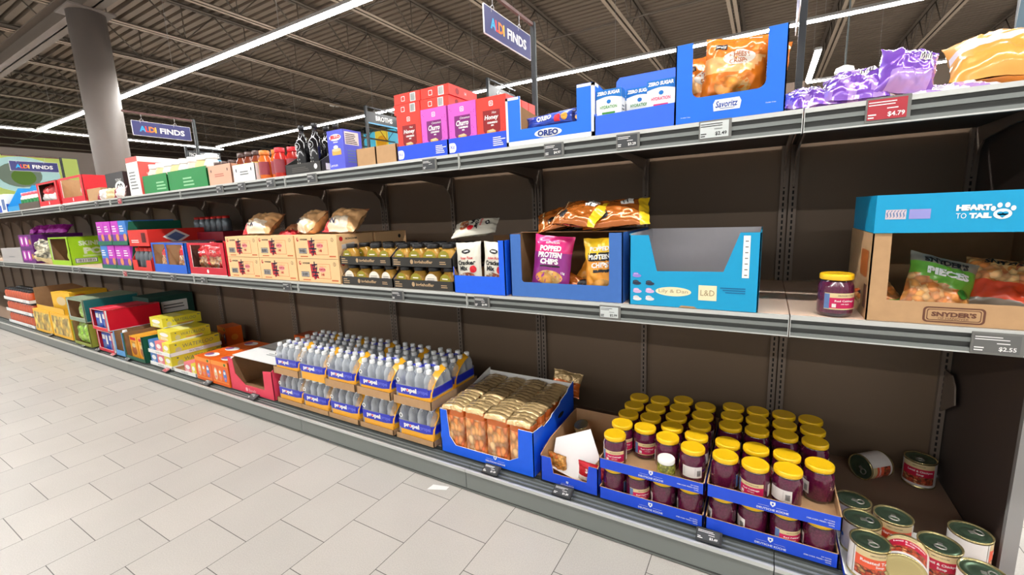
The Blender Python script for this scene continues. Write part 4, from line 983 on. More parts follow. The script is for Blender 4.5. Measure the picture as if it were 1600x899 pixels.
# white scrap on the floor
b = MB(); b.panel(Fr((0, 0, .0012), Vector((.95, .3, 0)).normalized(), Vector((-.3, .95, 0)).normalized()), [(0, 0), (.095, .01), (.10, .035), (.015, .04)], .001, WSH, WSH, WSH); tag(b.build('paper_scrap', loc=(-1.43, -.175, 0)), 'white scrap of paper on the floor against the kick plate', 'paper')
# tags on the base
BT = [(-7.176, ED, '', 'below the left yellow carton'), (-6.14, ED, '', 'below the green carton'), (-5.774, ED, '', 'below the red cereal cartons, left one'), (-5.398, ER, '', 'below the red cereal cartons, red screen'), (-5.074, ED, '', 'below the dark green snack carton'),
      (-4.337, ER, '', 'below the sparkling water cartons'), (-3.675, ED, '', 'below the orange boxes'), (-3.069, ED, '', 'below the pink carton'), (-1.126, ED, '$1.49', 'below the big blue peanut carton'), (-.767, ED, '$1.89', 'below the blue open carton with the sheet'), (-.201, ED, '$3.49', 'below the red cabbage trays')]
for x, sc, pr, lb in BT: price_tag(x, -.088, .118, sc, pr, 'price tag lying on the base ledge ' + lb, rx=-1.15, frame=PFD, h=.050, w=.085)

# ================================================================ MIDDLE SHELF
zm = ZM + .001
GRC = mat('card_grey', (176, 172, 170), .6)
boxed('plain_carton', 'plain light grey carton at the far left of the middle shelf', (-8.35, .0, zm), .85, .3, .17, GRC, {'front': lambda b, F: b.rect(F, .3, .06, .55, .07, LG)})
boxed('plain_carton', 'white carton behind the plain light grey carton', (-8.45, .31, zm), .8, .3, .24, mat('card_offwhite', (214, 210, 204), .6))
PUR = mat('violet_print', (104, 26, 120), .4); PUR2 = mat('magenta_print', (196, 50, 190), .4)
def purple_art(b, F):
    for i in range(2):
        b.poly(F, rrect(.04 + i * .17, .03, .18 + i * .17, .145, .02), PUR2, .0006); b.ell(F, .11 + i * .17, .09, .03, .045, WHITE, .0012)
    b.text(F, 'N', .41, .08, .06, mat('letter_gold', (240, 180, 50), .4), .001, bold=.04)
for lay in range(2):
    boxed('snack_carton', ['lower', 'upper'][lay] + ' purple carton with pink panels on the middle shelf', (-7.66, .0, zm + lay * .168), .48, .45, .165, PUR, {'front': purple_art})
PFOIL = foil('violet_foil', (132, 84, 196), .22, .9, .25); LILAC = foil('lilac_foil', (186, 150, 224), .22, .9, .2); MAGF = foil('magenta_foil', (170, 40, 150), .25, .8, .2)
for k in range(4):
    pz = Pouch(.16, .15, .07, 40 + k, .012); b = pz.mesh(lambda u, v, s: MAGF if abs(v) < .5 else PUR2, 10, 12)
    tag(b.build('snack_bag', loc=(-7.83 + k * .13, .10 + .05 * k, zm + .345), rot=(-.9, 0, .2 * k)), ['first', 'second', 'third', 'fourth'][k] + ' magenta bag from the left lying on the purple cartons', 'bag', 'magenta bags on the purple cartons')
LEO = cells('crumpled_print', [(90, 84, 70), (220, 210, 180), (150, 140, 110), (60, 60, 54)], 26, .4, .3, .5)
pz = Pouch(.42, .26, .12, 50, .03); b = pz.mesh(lambda u, v, s: LEO if v > -.5 else LCREAM); tag(b.build('crumpled_bag', loc=(-7.18, .03, zm + .004), rot=(-.15, .12, .1)), 'crumpled patterned bag slumping over the edge in front of the purple cartons', 'bag')
GP = mat('popcorn_green', (160, 208, 22), .45); GPD = mat('popcorn_green_dark', (132, 176, 24), .5); GPW = mat('popcorn_white', (222, 232, 200), .5)
def pop_art(b, F):
    b.text(F, 'SKINNY', .20, .225, .050, GPW, .001, w=.24, bold=.04); b.text(F, 'POP', .22, .145, .070, GPW, .001, w=.22, bold=.06); b.lines(F, .1, .085, .3, .105, 2, GPW, .001)
    b.rect(F, .03, .02, .21, .07, LG, .0008); b.rect(F, .04, .027, .20, .063, WHITE, .0012); b.bars(F, .045, .03, .195, .06, BLACK, .0016)
carton('display_carton', 'bright green popcorn carton with cut open front and white lettering', (-6.60, .01, zm), .59, .48, .295, GP, KRAFTD, WHITE, win=(.05, .05, .015), lid=True, art={'right': pop_art})
pz = Pouch(.24, .24, .1, 51, .01); b = pz.mesh(lambda u, v, s: mat('popcorn_bag', (206, 226, 60), .35, coat=.5) if v < .3 else GPW, 12, 14); tag(b.build('popcorn_bag', loc=(-6.46, .08, zm + .010), rot=(-.1, .08, 0)), 'yellow green bag inside the bright green popcorn carton', 'bag')
GTR = mat('tray_green', (22, 110, 84), .5); PKP = mat('box_orchid', (200, 60, 196), .42); BLP = mat('box_azure', (60, 130, 210), .42)
def orchid_art(w, h):
    def f(b, F):
        b.rect(F, 0, 0, w, h * .42, mat('box_plum', (120, 50, 170), .42), .0005); b.ell(F, w * .7, h * .3, w * .22, h * .16, mat('box_glow', (230, 150, 90), .42), .001, 12)
        b.lines(F, w * .12, h * .55, w * .7, h * .85, 3, WHITE, .001)
    return f
for lay in range(2):
    zb_ = zm + lay * .215
    for c_ in range(2):
        x = -5.31 + c_ * .33
        carton('display_tray', ['lower', 'upper'][lay] + ' ' + ['left', 'right'][c_] + ' dark green tray of orchid coloured boxes', (x, .0, zb_), .325, .42, .035 + .0, GTR, KRAFTD, GTR, cat='tray', rpts=[(0, 0), (.42, 0), (.42, .20), (.03, .20), (0, .035)], bh=.2)
        for i in range(2):
            boxed('snack_box', ['left', 'right'][i] + ' ' + ('orchid' if not (lay == 1 and c_ == 1 and i == 1) else 'azure') + ' snack box in the ' + ['lower', 'upper'][lay] + ' ' + ['left', 'right'][c_] + ' dark green tray', (x - .078 + i * .156, .008, zb_ + .005), .150, .36, .205, BLP if (lay == 1 and c_ == 1 and i == 1) or (lay == 0 and c_ == 0 and i == 0) else PKP, {'front': orchid_art(.15, .205), 'right': orchid_art(.36, .205)}, group='snack boxes in dark green trays')
RC = mat('carton_tomato', (222, 48, 40), .45)
carton('display_carton', 'lower red carton with grey cans behind its cut out front', (-4.60, -.005, zm), .36, .40, .20, RC, RC, RC, fpts=[(0, 0), (.36, 0), (.36, .09), (.27, .09), (.26, .03), (.10, .03), (.09, .09), (0, .09)], rpts=[(0, 0), (.40, 0), (.40, .2), (.06, .2), (0, .09)], bh=.2)
CANG = mat('can_grey', (96, 104, 110), .35, metal=.4)
for i in range(4): sauce_jar(-4.73 + i * .086, .045, zm + .006, 'grey drink can with red top in the lower red carton', 'grey cans in the red carton', CANG, .040, .185, RC, 'can', 'drink_can')
boxed('snack_carton', 'upper red closed carton with a white diamond sticker', (-4.60, .0, zm + .206), .37, .42, .135, RC, {'right': lambda b, F: (b.poly(F, [(.10, .07), (.20, .01), (.30, .07), (.20, .13)], WHITE), b.poly(F, [(.13, .07), (.20, .03), (.27, .07), (.20, .11)], LBLUE, .0012)), 'front': lambda b, F: (b.bars(F, .25, .03, .33, .11, BLACK), b.lines(F, .05, .03, .2, .06, 2, WHITE))})
DRD = mat('carton_maroon', (146, 22, 44), .5)
boxed('snack_carton', 'deep red carton behind the closed red carton, bottles standing on it', (-4.30, .36, zm), .62, .28, .30, DRD)
for i in range(6):
    sauce_jar(-4.54 + i * .095, .44, zm + .301, 'red capped grey bottle standing on the deep red carton', 'red capped bottles', CANG, .036, .13, RC, 'bottle', 'drink_bottle')
SBAG = foil('bag_tomato', (214, 40, 46), .25, .8, .1)
RICE = cells('cracker_picture', [(206, 110, 50), (236, 190, 130), (170, 50, 36), (240, 220, 190)], 60, .3, .5, .2)
SNKC = mat('display_azure', (24, 100, 214), .5)
for k, (xc, w_, hh, lb) in enumerate(((-4.262, .25, .235, 'left'), (-3.975, .305, .232, 'right'))):
    carton('display_carton', f'{lb} blue display carton with a red bag in its window', (xc, -.012 * k, zm), w_, .40, hh, SNKC, KRAFT, SNKC, win=(.02, .065, .012), lid=False)
    pz = Pouch(w_ * .70, .20, .08, 60 + k, .010); b = pz.mesh(lambda u, v, s: SBAG if v > .2 else RICE, 14, 16); tag(b.build('snack_bag', loc=(xc + .02, .055, zm + .006), rot=(-.12, 0, .1)), f'red snack bag inside the {lb} blue display carton', 'bag')
CRM = mat('display_crimson', (206, 18, 48), .48)
carton('display_carton', 'crimson display carton with shiny red bags behind its window', (-3.535, -.005, zm), .51, .40, .232, CRM, mat('inner_brown', (96, 56, 44), .8), WHITE, win=(.05, .055, .015), art={'front': lambda b, F: (b.ell(F, .255, .028, .014, .014, WHITE), b.rect(F, 0, 0, .51, .006, WHITE))})
for k in range(3):
    pz = Pouch(.19, .20, .09, 70 + k, .014); b = pz.mesh(lambda u, v, s: SBAG if v > -.1 or abs(u) > .6 else RICE); pz.text(b, 'Crisps', 0, .03, .028, WHITE)
    tag(b.build('snack_bag', loc=(-3.68 + k * .145, .07, zm + .03), rot=(-.15, .15 * (k - 1), .1 * k)), ['left', 'middle', 'right'][k] + ' shiny red bag in the crimson display carton', 'bag', 'shiny red bags')

# noodle cartons
NK = mat('noodle_card', (244, 200, 146), .7, noise_amt=.03); NR = mat('noodle_red', (200, 40, 44), .5); INK = mat('ink_navy', (30, 30, 60), .5); NOR = mat('ink_rust', (214, 110, 60), .5)
def noodle_art(b, F, w=.372, h=.134):
    b.ell(F, .028, h - .022, .010, .012, NR); b.ell(F, .031, h - .019, .005, .006, NK, .0012, 10); b.text(F, 'NONGSHIM', .085, h - .022, .010, BLACK, .001, w=.065, bold=.03)
    b.poly(F, [(.12, h * .80), (.16, h * .80), (.19, .022), (.165, .028), (.15, .014), (.14, .03), (.125, .03)], NR, .0006)
    b.rect(F, .17, h * .80, .295, h * .805 + .001, NOR); b.rect(F, .172, .024, .292, .026, NOR); b.rect(F, .292, .024, .295, h * .81, NOR)
    # the big brush stroke character
    for (x0, y0, x1, y1, t) in ((.135, .100, .185, .106, .008), (.160, .088, .160, .122, .009), (.142, .078, .182, .084, .007), (.150, .060, .145, .095, .007), (.172, .060, .180, .094, .007), (.130, .060, .195, .058, .008), (.162, .020, .163, .066, .009), (.140, .040, .186, .042, .007)):
        dx, dy = x1 - x0, y1 - y0; L = math.hypot(dx, dy); nx, ny = -dy / L * t / 2, dx / L * t / 2
        b.poly(F, [(x0 + nx, y0 + ny), (x0 - nx, y0 - ny), (x1 - nx, y1 - ny), (x1 + nx, y1 + ny)], INK, .0016)
    b.ell(F, .225, .076, .030, .014, mat('noodle_pink', (232, 150, 150), .5), .0010); b.text(F, 'RAMYUN', .226, .077, .012, NR, .0014, w=.05, bold=.03); b.text(F, '140', .227, .048, .016, NR, .001, bold=.04)
    b.text(F, 'NOODLE SOUP', .232, h - .040, .006, NOR, .001); b.rect(F, .03, .030, .104, .062, BLACK, .0006); b.rect(F, .0325, .0325, .1015, .0595, mat('label_greyish', (206, 200, 196), .5), .001); b.bars(F, .037, .035, .098, .057, BLACK, .0014, 16)
    b.rect(F, .04, .010, .11, .016, NOR); b.rect(F, .30, .012, .355, .020, NOR); b.ell(F, .335, h - .025, .012, .011, BLACK, .0008, 12); b.ell(F, .335, h - .025, .010, .009, NK, .0012, 12); b.text(F, '4', .335, h - .025, .011, BLACK, .0016)
    b.rect(F, 0, .0, w, .0015, KRAFTD)
def noodle_side(b, F):
    b.ell(F, .03, .112, .012, .013, NR); b.text(F, 'NONGSHIM', .10, .112, .012, BLACK, .001, w=.08, bold=.03); b.poly(F, [(.03, .055), (.12, .065), (.12, .09), (.03, .08)], mat('label_greyish'), .001)
for lay in range(2):
    for k, x in enumerate((-3.068, -2.692, -2.306)):
        boxed('noodle_carton', f'tan noodle carton with red and black character, {["lower", "upper"][lay]} row, {["left", "middle", "right"][k]}', (x, .0, zm + lay * .1375), .372, .26, .1365, NK, {'front': noodle_art, 'right': noodle_side}, group='tan noodle cartons')
boxed('noodle_carton', 'tan noodle carton standing behind the right ones', (-2.30, .275, zm), .37, .26, .272, NK, {'front': noodle_art, 'right': lambda b, F: b.ell(F, .2, .24, .012, .012, BLACK)})
NBG = foil('noodle_bag_tan', (238, 186, 130), .3, .6, .05); NBR = foil('noodle_bag_brown', (190, 120, 80), .3, .6, .1)
for k, (x, s, rzz) in enumerate(((-3.02, .27, .1), (-2.53, .25, -.35), (-2.20, .25, .05))):
    pz = Pouch(s, .19, .11, 80 + k * 3, .013, .08); b = pz.mesh(lambda u, v, s_: (NBR if v > .75 else (NR if u < -.6 and v < -.25 else (NBG if v > -.15 or abs(u) > .6 else mat('noodle_bag_pale', (244, 226, 200), .35, coat=.5)))))
    pz.text(b, 'XIN', -.05, -.05, .03, INK, bold=.05)
    tag(b.build('noodle_bag', loc=(x, .075, zm + .285), rot=(-.85, 0, rzz)), ['left', 'middle', 'right'][k] + ' crumpled tan noodle bag lying on the noodle cartons', 'bag', 'noodle bags on the cartons')
pz = Pouch(.22, .13, .06, 95, .012); b = pz.mesh(lambda u, v, s_: NBG if v > 0 else NR); tag(b.build('noodle_bag', loc=(-2.76, .10, zm + .258), rot=(-1.3, 0, -.2)), 'flat tan noodle bag between two crumpled ones on the noodle cartons', 'bag', 'noodle bags on the cartons')
pz = Pouch(.22, .13, .06, 96, .012); b = pz.mesh(lambda u, v, s_: NBR); tag(b.build('noodle_bag', loc=(-2.74, .19, zm + .30), rot=(-1.3, 0, .2)), 'brown noodle bag lying at the back between two crumpled tan ones', 'bag', 'noodle bags on the cartons')

# mustard trays
MTR = mat('tray_charcoal', (46, 44, 40), .5); TLE = mat('ink_tan', (190, 160, 120), .5)
def must_art(b, F):
    b.text(F, 'inglehoffer', .21, .022, .020, TLE, .001, w=.115, bold=.03); b.ell(F, .135, .024, .010, .012, TLE, .001, 10); b.lines(F, .012, .008, .06, .040, 3, TLE, .001, seed=2); b.lines(F, .31, .014, .365, .032, 2, TLE, .001, seed=4)
mA = make_mustard(); mB = make_mustard(True); mu = {0: False, 1: False}
for k, (x, nm) in enumerate(((-1.912, 'left'), (-1.522, 'right'))):
    for lay in range(2):
        zb_ = zm + lay * .112
        carton('jar_tray', f'{["lower", "upper"][lay]} {nm} charcoal tray of mustard jars', (x, .0, zb_), .384, .28, .045, MTR, KRAFT, MTR, cat='tray', art={'front': must_art}, rpts=[(0, 0), (.28, 0), (.28, .10), (.07, .10), (0, .045)], bh=.045)
        for i in range(4):
            for j in range(3 if lay else 1):
                f = 1 if ((lay, k, i, j) in ((0, 0, 0, 0), (0, 0, 2, 0), (0, 0, 3, 0), (0, 1, 2, 0), (1, 0, 1, 0))) else 0
                if lay and k == 0 and i == 1 and j == 0: continue
                p = (x - .141 + i * .094, .045 + j * .088, zb_ + .0045); pr = (mA, mB)[f]
                lab = f'{"white labelled" if f else "olive labelled"} mustard jar in the {["lower", "upper"][lay]} {nm} charcoal tray'; grp = f'mustard jars in the {["lower", "upper"][lay]} {nm} charcoal tray' + (' showing white labels' if f else '')
                if not mu[f]: mu[f] = True; pr.location = p; pr['label'] = lab; pr['group'] = grp
                else: dup(pr, p, .1 * ((i * 7 + j * 3) % 3 - 1), lab, grp)

# cracker mix carton
CW = .278
carton('display_carton', 'bright blue display carton holding two white cracker mix bags', (-1.178, -.010, zm), CW, .36, .243, BLUE, KRAFTD, BLUE, fpts=[(0, 0), (CW, 0), (CW, .238), (CW - .030, .238), (CW - .030, .080), (0, .080)], rpts=[(0, 0), (.36, 0), (.36, .243), (0, .238)], lpts=[(0, 0), (.36, 0), (.36, .12), (.33, .08), (0, .1)][::1])
WB_ = foil('bag_ivory', (228, 224, 208), .35, .6, .02); MIXP = cells('rice_mix', [(170, 60, 40), (226, 160, 90), (240, 226, 200), (120, 50, 36), (210, 110, 60)], 75, .35, .3, .2)
def cracker_bag(loc, rot, lab, seed):
    pz = Pouch(.135, .225, .055, seed, .005, .06); b = pz.mesh(lambda u, v, s: WB_)
    pz.blob(b, 0, -.052, .045, .024, MIXP); pz.text(b, 'Asian Rice', 0, .040, .012, RED, w=.068, bold=.02); pz.text(b, 'Cracker', 0, .018, .022, BLACK, w=.098, bold=.04); pz.text(b, 'Mix', -.014, -.008, .022, BLACK, w=.044, bold=.04)
    pz.blob(b, .036, -.014, .017, .017, RED, off=.002); pz.blob(b, 0, .070, .024, .011, BLACK, off=.0012); pz.text(b, 'SIMMS', 0, .071, .008, WHITE, off=.003)
    return tag(b.build('cracker_mix_bag', loc=loc, rot=rot), lab, 'bag', 'white cracker mix bags')
cracker_bag((-1.252, .03, zm + .006), (-.06, -.04, .05), 'left upright white cracker mix bag in the blue carton', 101)
cracker_bag((-1.122, .045, zm + .006), (-.06, .02, 0), 'right upright white cracker mix bag in the blue carton', 102)
cracker_bag((-1.415, .14, zm + .275), lie(.12, 1.05, 1.35), 'white cracker mix bag lying flat on top of the blue carton', 103)

# protein chips carton
PW = .484
carton('display_carton', 'slate blue display carton with protein chip bags inside and on top', (-.775, .0, zm), PW, .40, .268, SBLUE, KRAFTD, SBLUE, fpts=ucut(PW, .264, .052, .062, 0, .012), rpts=[(0, 0), (.40, 0), (.40, .268), (0, .264)])
PMAG = foil('bag_purple', (150, 42, 140), .3, .7, .08); PPNK = foil('bag_pink', (226, 40, 130), .3, .7, .08); TORT = cells('tortilla_chips', [(244, 190, 100), (232, 160, 70), (250, 214, 140)], 26, .4, .2, .3)
pz = Pouch(.175, .25, .06, 111, .006, .06); b = pz.mesh(lambda u, v, s: PPNK if v > .45 else PMAG); pz.blob(b, 0, -.052, .062, .030, TORT)
for k, (s_, w_) in enumerate((('POPPED', .098), ('PROTEIN', .108), ('CHIPS', .082))): pz.text(b, s_, -.004, .072 - k * .028, .024, WHITE, w=w_, bold=.05)
pz.strip(b, -.045, -.008, .045, -.001, BLACK); pz.text(b, 'ELEVATION', 0, .096, .009, WHITE); pz.text(b, '12g', .062, -.030, .012, WHITE)
tag(b.build('protein_chip_bag', loc=(-.86, .045, zm + .006), rot=(-.10, .10, .08)), 'purple and pink protein chip bag upright at the left of the slate blue carton', 'bag')
YELF = foil('bag_yellow', (250, 206, 40), .3, .7, .05); AMBF = foil('bag_amber', (244, 164, 50), .3, .7, .08); BRNF = foil('bag_copper', (190, 104, 36), .25, .9, .3)
def yellow_bag(loc, rot, lab, seed, w=.15, h=.24, copper=False):
    pz = Pouch(w, h, .065, seed, .008, .06); b = pz.mesh(lambda u, v, s: (YELF if v > .3 else AMBF) if not copper else (BRNF if v < .7 else YELF))
    if not copper:
        pz.blob(b, .005, -.075, .05, .03, TORT); pz.strip(b, -.05, .028, .05, .062, BLACK); pz.text(b, 'PROTEIN', 0, .045, .020, WHITE, w=.09, bold=.05, off=.003); pz.text(b, 'CHIPS', 0, .012, .022, WHITE, w=.075, bold=.05); pz.text(b, 'POPPED', 0, .078, .018, WHITE, w=.08, bold=.04); pz.strip(b, -.03, -.018, .045, -.006, BLACK)
    else:
        pz.strip(b, -.06, .02, -.01, .07, WHITE); pz.strip(b, -.058, .03, -.012, .034, BLACK, off=.002); pz.strip(b, -.058, .045, -.012, .049, BLACK, off=.002); pz.blob(b, .04, -.05, .02, .02, BLACK); pz.strip(b, -.07, -.09, .07, -.084, LCREAM)
    return tag(b.build('protein_chip_bag', loc=loc, rot=rot), lab, 'bag')
yellow_bag((-.622, .05, zm + .006), (-.06, -.06, -.05), 'yellow protein chip bag upright behind the right post of the slate blue carton', 112)
yellow_bag((-.715, .13, zm + .03), (-.3, .5, .3), 'folded yellow protein chip bag slumped in the middle of the slate blue carton', 113, .14, .18)
yellow_bag((-.70, .08, zm + .006), (-.5, -1.2, .3), 'copper coloured chip bag lying on the floor of the slate blue carton', 114, .12, .16, True)
yellow_bag((-.945, .13, zm + .300), lie(.05, 1.0, 1.25), 'copper coloured chip bag at the left on top of the slate blue carton', 115, .15, .23, True)
yellow_bag((-.830, .10, zm + .345), lie(-.15, 1.0, 1.7), 'copper coloured chip bag with white barcode patch, middle one on top of the carton', 116, .16, .22, True)
yellow_bag((-.710, .08, zm + .325), lie(.1, .95, 1.45), 'copper coloured chip bag with yellow end, rightmost on top of the slate blue carton', 117, .17, .25, True)
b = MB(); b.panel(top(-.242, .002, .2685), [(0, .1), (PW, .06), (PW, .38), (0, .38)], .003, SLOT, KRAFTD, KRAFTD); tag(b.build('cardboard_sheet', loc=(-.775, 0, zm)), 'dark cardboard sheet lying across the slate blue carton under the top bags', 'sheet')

# big empty bright blue carton
LW = .418; SHOEW, SHOEP, SHOEB, SHOEL = mat('clog_white', (226, 226, 226), .5), mat('clog_pink', (214, 180, 220), .5), mat('clog_navy', (38, 48, 72), .5), mat('clog_lilac', (150, 130, 210), .5)
IVO = mat('badge_ivory', (240, 230, 190), .5); INT = mat('ink_taupe', (170, 150, 110), .5); LINER = mat('liner_grey', (206, 204, 208), .65, noise_amt=.03)
def lily_art(b, F):
    b.ell(F, .155, .055, .060, .0165, IVO, .0008, 28); b.text(F, 'Lily & Dan', .155, .055, .016, INT, .0014, w=.098)
    b.rect(F, .238, .030, .295, .082, IVO, .0008); b.text(F, 'L&D', .2665, .056, .020, INT, .0014, w=.044)
    for (x, y, m_, d_) in ((.028, .108, SHOEL, WHITE), (.028, .080, SHOEB, LG), (.075, .080, SHOEB, LG), (.030, .050, SHOEP, WHITE), (.075, .052, SHOEP, WHITE), (.030, .022, SHOEW, LG), (.075, .024, SHOEW, LG)):
        b.ell(F, x, y, .016, .0065, m_, .0008, 12); b.ell(F, x - .004, y + .006, .011, .006, m_, .0010, 12)
        for q in range(3): b.ell(F, x - .008 + q * .005, y + .007, .0014, .0014, d_, .0014, 6)
    b.rect(F, .368, .112, .388, .250, WHITE, .0008)
    for k in range(7): b.rect(F, .374, .120 + k * .0185, .383, .1225 + k * .0185, BLACK, .0012)
    for k in range(3): b.rect(F, .305 + .008 * k, .074 - .0075 * k, .380, .077 - .0075 * k, mat('cyan_ink', (0, 96, 150), .5), .0008)
    b.poly(F, [(.175, 0), (.235, 0), (.225, .006), (.183, .007)], KRAFT, .0008)
carton('display_carton', 'large empty bright blue display carton with oval and square badges', (-.298, -.005, zm), LW, .36, .262, CYAN, LINER, CYAN, fpts=[(0, 0), (LW, 0), (LW, .260), (LW - .060, .260), (LW - .105, .130), (.098, .126), (.068, .255), (0, .255)], rpts=[(0, 0), (.36, 0), (.36, .262), (.10, .262), (0, .260)], bh=.262, art={'front': lily_art})

# pretzel carton and the bright blue box above it
SW = .405
def sny_art(b, F):
    b.poly(F, rrect(.125, .006, .250, .050, .010), mat('ink_brown', (104, 62, 44), .6), .0006); b.poly(F, rrect(.130, .010, .245, .046, .007), KRAFT, .0010); b.poly(F, rrect(.133, .0125, .242, .0435, .005), mat('ink_brown'), .0013); b.poly(F, rrect(.135, .0145, .240, .0415, .005), KRAFT, .0016)
    b.text(F, "SNYDER'S", .1875, .030, .0135, mat('ink_brown'), .0022, w=.090, bold=.05); b.text(F, 'OF HANOVER', .1875, .0185, .006, mat('ink_brown'), .0022, w=.062)
carton('display_carton', "brown display carton with a framed dark logo, holding pretzel bags", (.187 + SW / 2, .0, zm), SW, .36, .252, KRAFT, KRAFTD, KRAFT, fpts=ucut(SW, .252, .042, .062, .002), art={'front': sny_art, 'left': lambda b, F: (b.poly(F, rrect(.22, .12, .33, .20, .01), BRN, .0008), b.rect(F, .30, .03, .34, .10, mat('ink_brown'), .0008))})
GRNF = foil('bag_green', (110, 176, 60), .3, .7, .05); SILF = foil('bag_taupe', (150, 140, 126), .3, .7, .15); PRTZ = cells('pretzel_pieces', [(238, 170, 90), (214, 120, 50), (250, 206, 140), (200, 90, 40)], 55, .35, .3, .4); BUF = foil('bag_orange_red', (222, 74, 36), .28, .8, .08)
pz = Pouch(.165, .185, .06, 121, .007, .06); b = pz.mesh(lambda u, v, s: SILF if v > .62 else (PRTZ if v < .0 - .25 * u else GRNF)); pz.text(b, "SNYDER'S", 0, .070, .020, BLACK, w=.11, bold=.05); pz.text(b, 'PIECES', .004, .034, .024, WHITE, w=.105, bold=.06); pz.blob(b, .05, -.018, .016, .014, mat('seal_green', (50, 120, 40), .4))
tag(b.build('pretzel_bag', loc=(.345, .06, zm + .010), rot=(-.45, .28, .12)), 'green and silver pretzel pieces bag in the middle of the brown carton', 'bag')
pz = Pouch(.17, .18, .06, 122, .009, .06); b = pz.mesh(lambda u, v, s: PRTZ if v > -.1 else (BUF if v > -.75 else SILF)); pz.text(b, 'SNYDER', 0, .066, .02, BLACK, bold=.05)
tag(b.build('pretzel_bag', loc=(.475, .08, zm + .03), rot=(-.75, .1, -.35)), 'orange red pretzel bag at the right inside the brown carton', 'bag')
pz = Pouch(.11, .12, .05, 123, .008); b = pz.mesh(lambda u, v, s: PRTZ if v > -.4 else GRNF); pz.strip(b, -.04, .03, .04, .042, BLACK); tag(b.build('pretzel_bag', loc=(.262, .07, zm + .006), rot=(-.8, -.4, .3)), 'small part of a pretzel bag at the left inside the brown carton', 'bag')
def heart_art(b, F):
    b.text(F, 'HEART', .198, .064, .0150, WHITE, .001, w=.066, bold=.07); b.text(F, 'TO', .176, .043, .0140, WHITE, .001, w=.020); b.text(F, 'TAIL', .212, .043, .0140, WHITE, .001, w=.042, bold=.07)
    b.ell(F, .252, .046, .017, .013, WHITE, .001, 20); b.ell(F, .2475, .047, .006, .005, CYAN, .0016, 12); b.ell(F, .2565, .047, .006, .005, CYAN, .0016, 12); b.poly(F, [(.2415, .0465), (.252, .0360), (.2625, .0465)], CYAN, .0016)
    for (x, y) in ((.234, .060), (.245, .068), (.259, .068), (.270, .060)): b.ell(F, x, y, .0048, .0065, WHITE, .001, 12)
    b.rect(F, .022, .038, .066, .064, mat('swatch_marble', (214, 200, 206), .5), .0008); b.rect(F, .072, .038, .116, .064, mat('swatch_lilac', (150, 150, 214), .5), .0008)
    for k in range(6): b.poly(F, [(.024 + .007 * k, .040), (.028 + .007 * k, .046), (.026 + .007 * k, .056), (.030 + .007 * k, .062), (.0275 + .007 * k, .062), (.0235 + .007 * k, .054), (.0255 + .007 * k, .046)], LBLUE, .0012)
boxed('closed_carton', 'bright blue closed box with white paw mark lying on the brown carton', (.187 + SW / 2, -.004, zm + .2535), SW, .34, .105, CYAN, {'front': heart_art})

# ================================================================ TOP SHELF
zt = ZT + .001
def simple_front(c1, c2): return None
carton('display_carton', 'cyan open tray at the far left of the top shelf', (-7.92, .03, zt), .55, .3, .29, mat('card_sky', (28, 150, 214), .5), mat('card_sky'), None, fpts=[(0, 0), (.55, 0), (.55, .06), (0, .06)], rpts=[(0, 0), (.3, 0), (.3, .29), (.12, .29), (0, .06)])
boxed('cooler_tub', 'white and blue tub at the far left end of the top shelf', (-8.45, .03, zt), .42, .3, .22, WHITE, {'front': lambda b, F: (b.rect(F, 0, .0, .2, .09, KBL), b.rect(F, .25, .03, .38, .16, LBLUE)), 'right': lambda b, F: b.rect(F, 0, .0, .3, .1, KBL)})
carton('jar_tray', 'dark tray of green labelled jars with pink lids on the top shelf', (-7.32, .02, zt), .74, .24, .075, mat('tray_umber', (84, 72, 62), .6), KRAFTD, None, cat='tray')
JW = mat('jar_milk', (226, 222, 214), .3, coat=.5); PKL = mat('lid_rose', (226, 90, 110), .4); GRL = mat('label_green', (30, 130, 70), .4)
for i in range(6): sauce_jar(-7.62 + i * .118, .08, zt + .005, 'pink lidded jar with green label in the dark tray', 'pink lidded jars', JW, .05, .19, PKL, 'jar', 'yogurt_jar', GRL)
for k, (xc, lb) in enumerate(((-6.59, 'left'), (-5.90, 'right'))):
    carton('display_carton', f'{lb} red display carton with white edges at the far end of the top shelf', (xc, .01, zt), .62, .36, .25, RED, KRAFT if k else mat('inner_brown'), WHITE, win=(.06, .06, .02), lid=(k == 0), art={'front': lambda b, F: (b.rect(F, 0, 0, .62, .01, WHITE), b.rect(F, .3, .02, .32, .05, WHITE)), 'right': lambda b, F: b.rect(F, 0, 0, .36, .01, WHITE)})
for i in range(4):
    pz = Pouch(.16, .19, .08, 130 + i, .014); b = pz.mesh(lambda u, v, s: SBAG if v > -.2 else mat('bag_white', (226, 220, 216), .35, coat=.5), 12, 14)
    tag(b.build('snack_bag', loc=((-6.78, -6.63, -6.45, -5.72)[i], .06, zt + .045), rot=(-.15, .1 * (i - 1), 0)), ('red and white bag at the left of the left red carton', 'red and white bag in the middle of the left red carton', 'red and white bag at the right of the left red carton', 'single red and white bag inside the right red carton')[i], 'bag')
boxed('plain_carton', 'low brown carton between the red cartons and the black carton', (-5.40, .02, zt), .32, .3, .11, KRAFT)
boxed('plain_carton', 'dark carton standing behind the low brown carton', (-5.36, .33, zt), .36, .2, .2, mat('card_soot', (60, 56, 54), .6))
boxed('snack_carton', 'black carton with white lettering beside the red and white carton', (-4.97, .04, zt), .36, .24, .215, mat('card_ink', (44, 42, 44), .5), {'front': lambda b, F: (b.ell(F, .27, .09, .10, .05, WHITE), b.text(F, 'GO', .27, .09, .06, BLACK, .0014, bold=.05), b.text(F, 'TOTALLY', .26, .15, .02, WHITE, .001))})
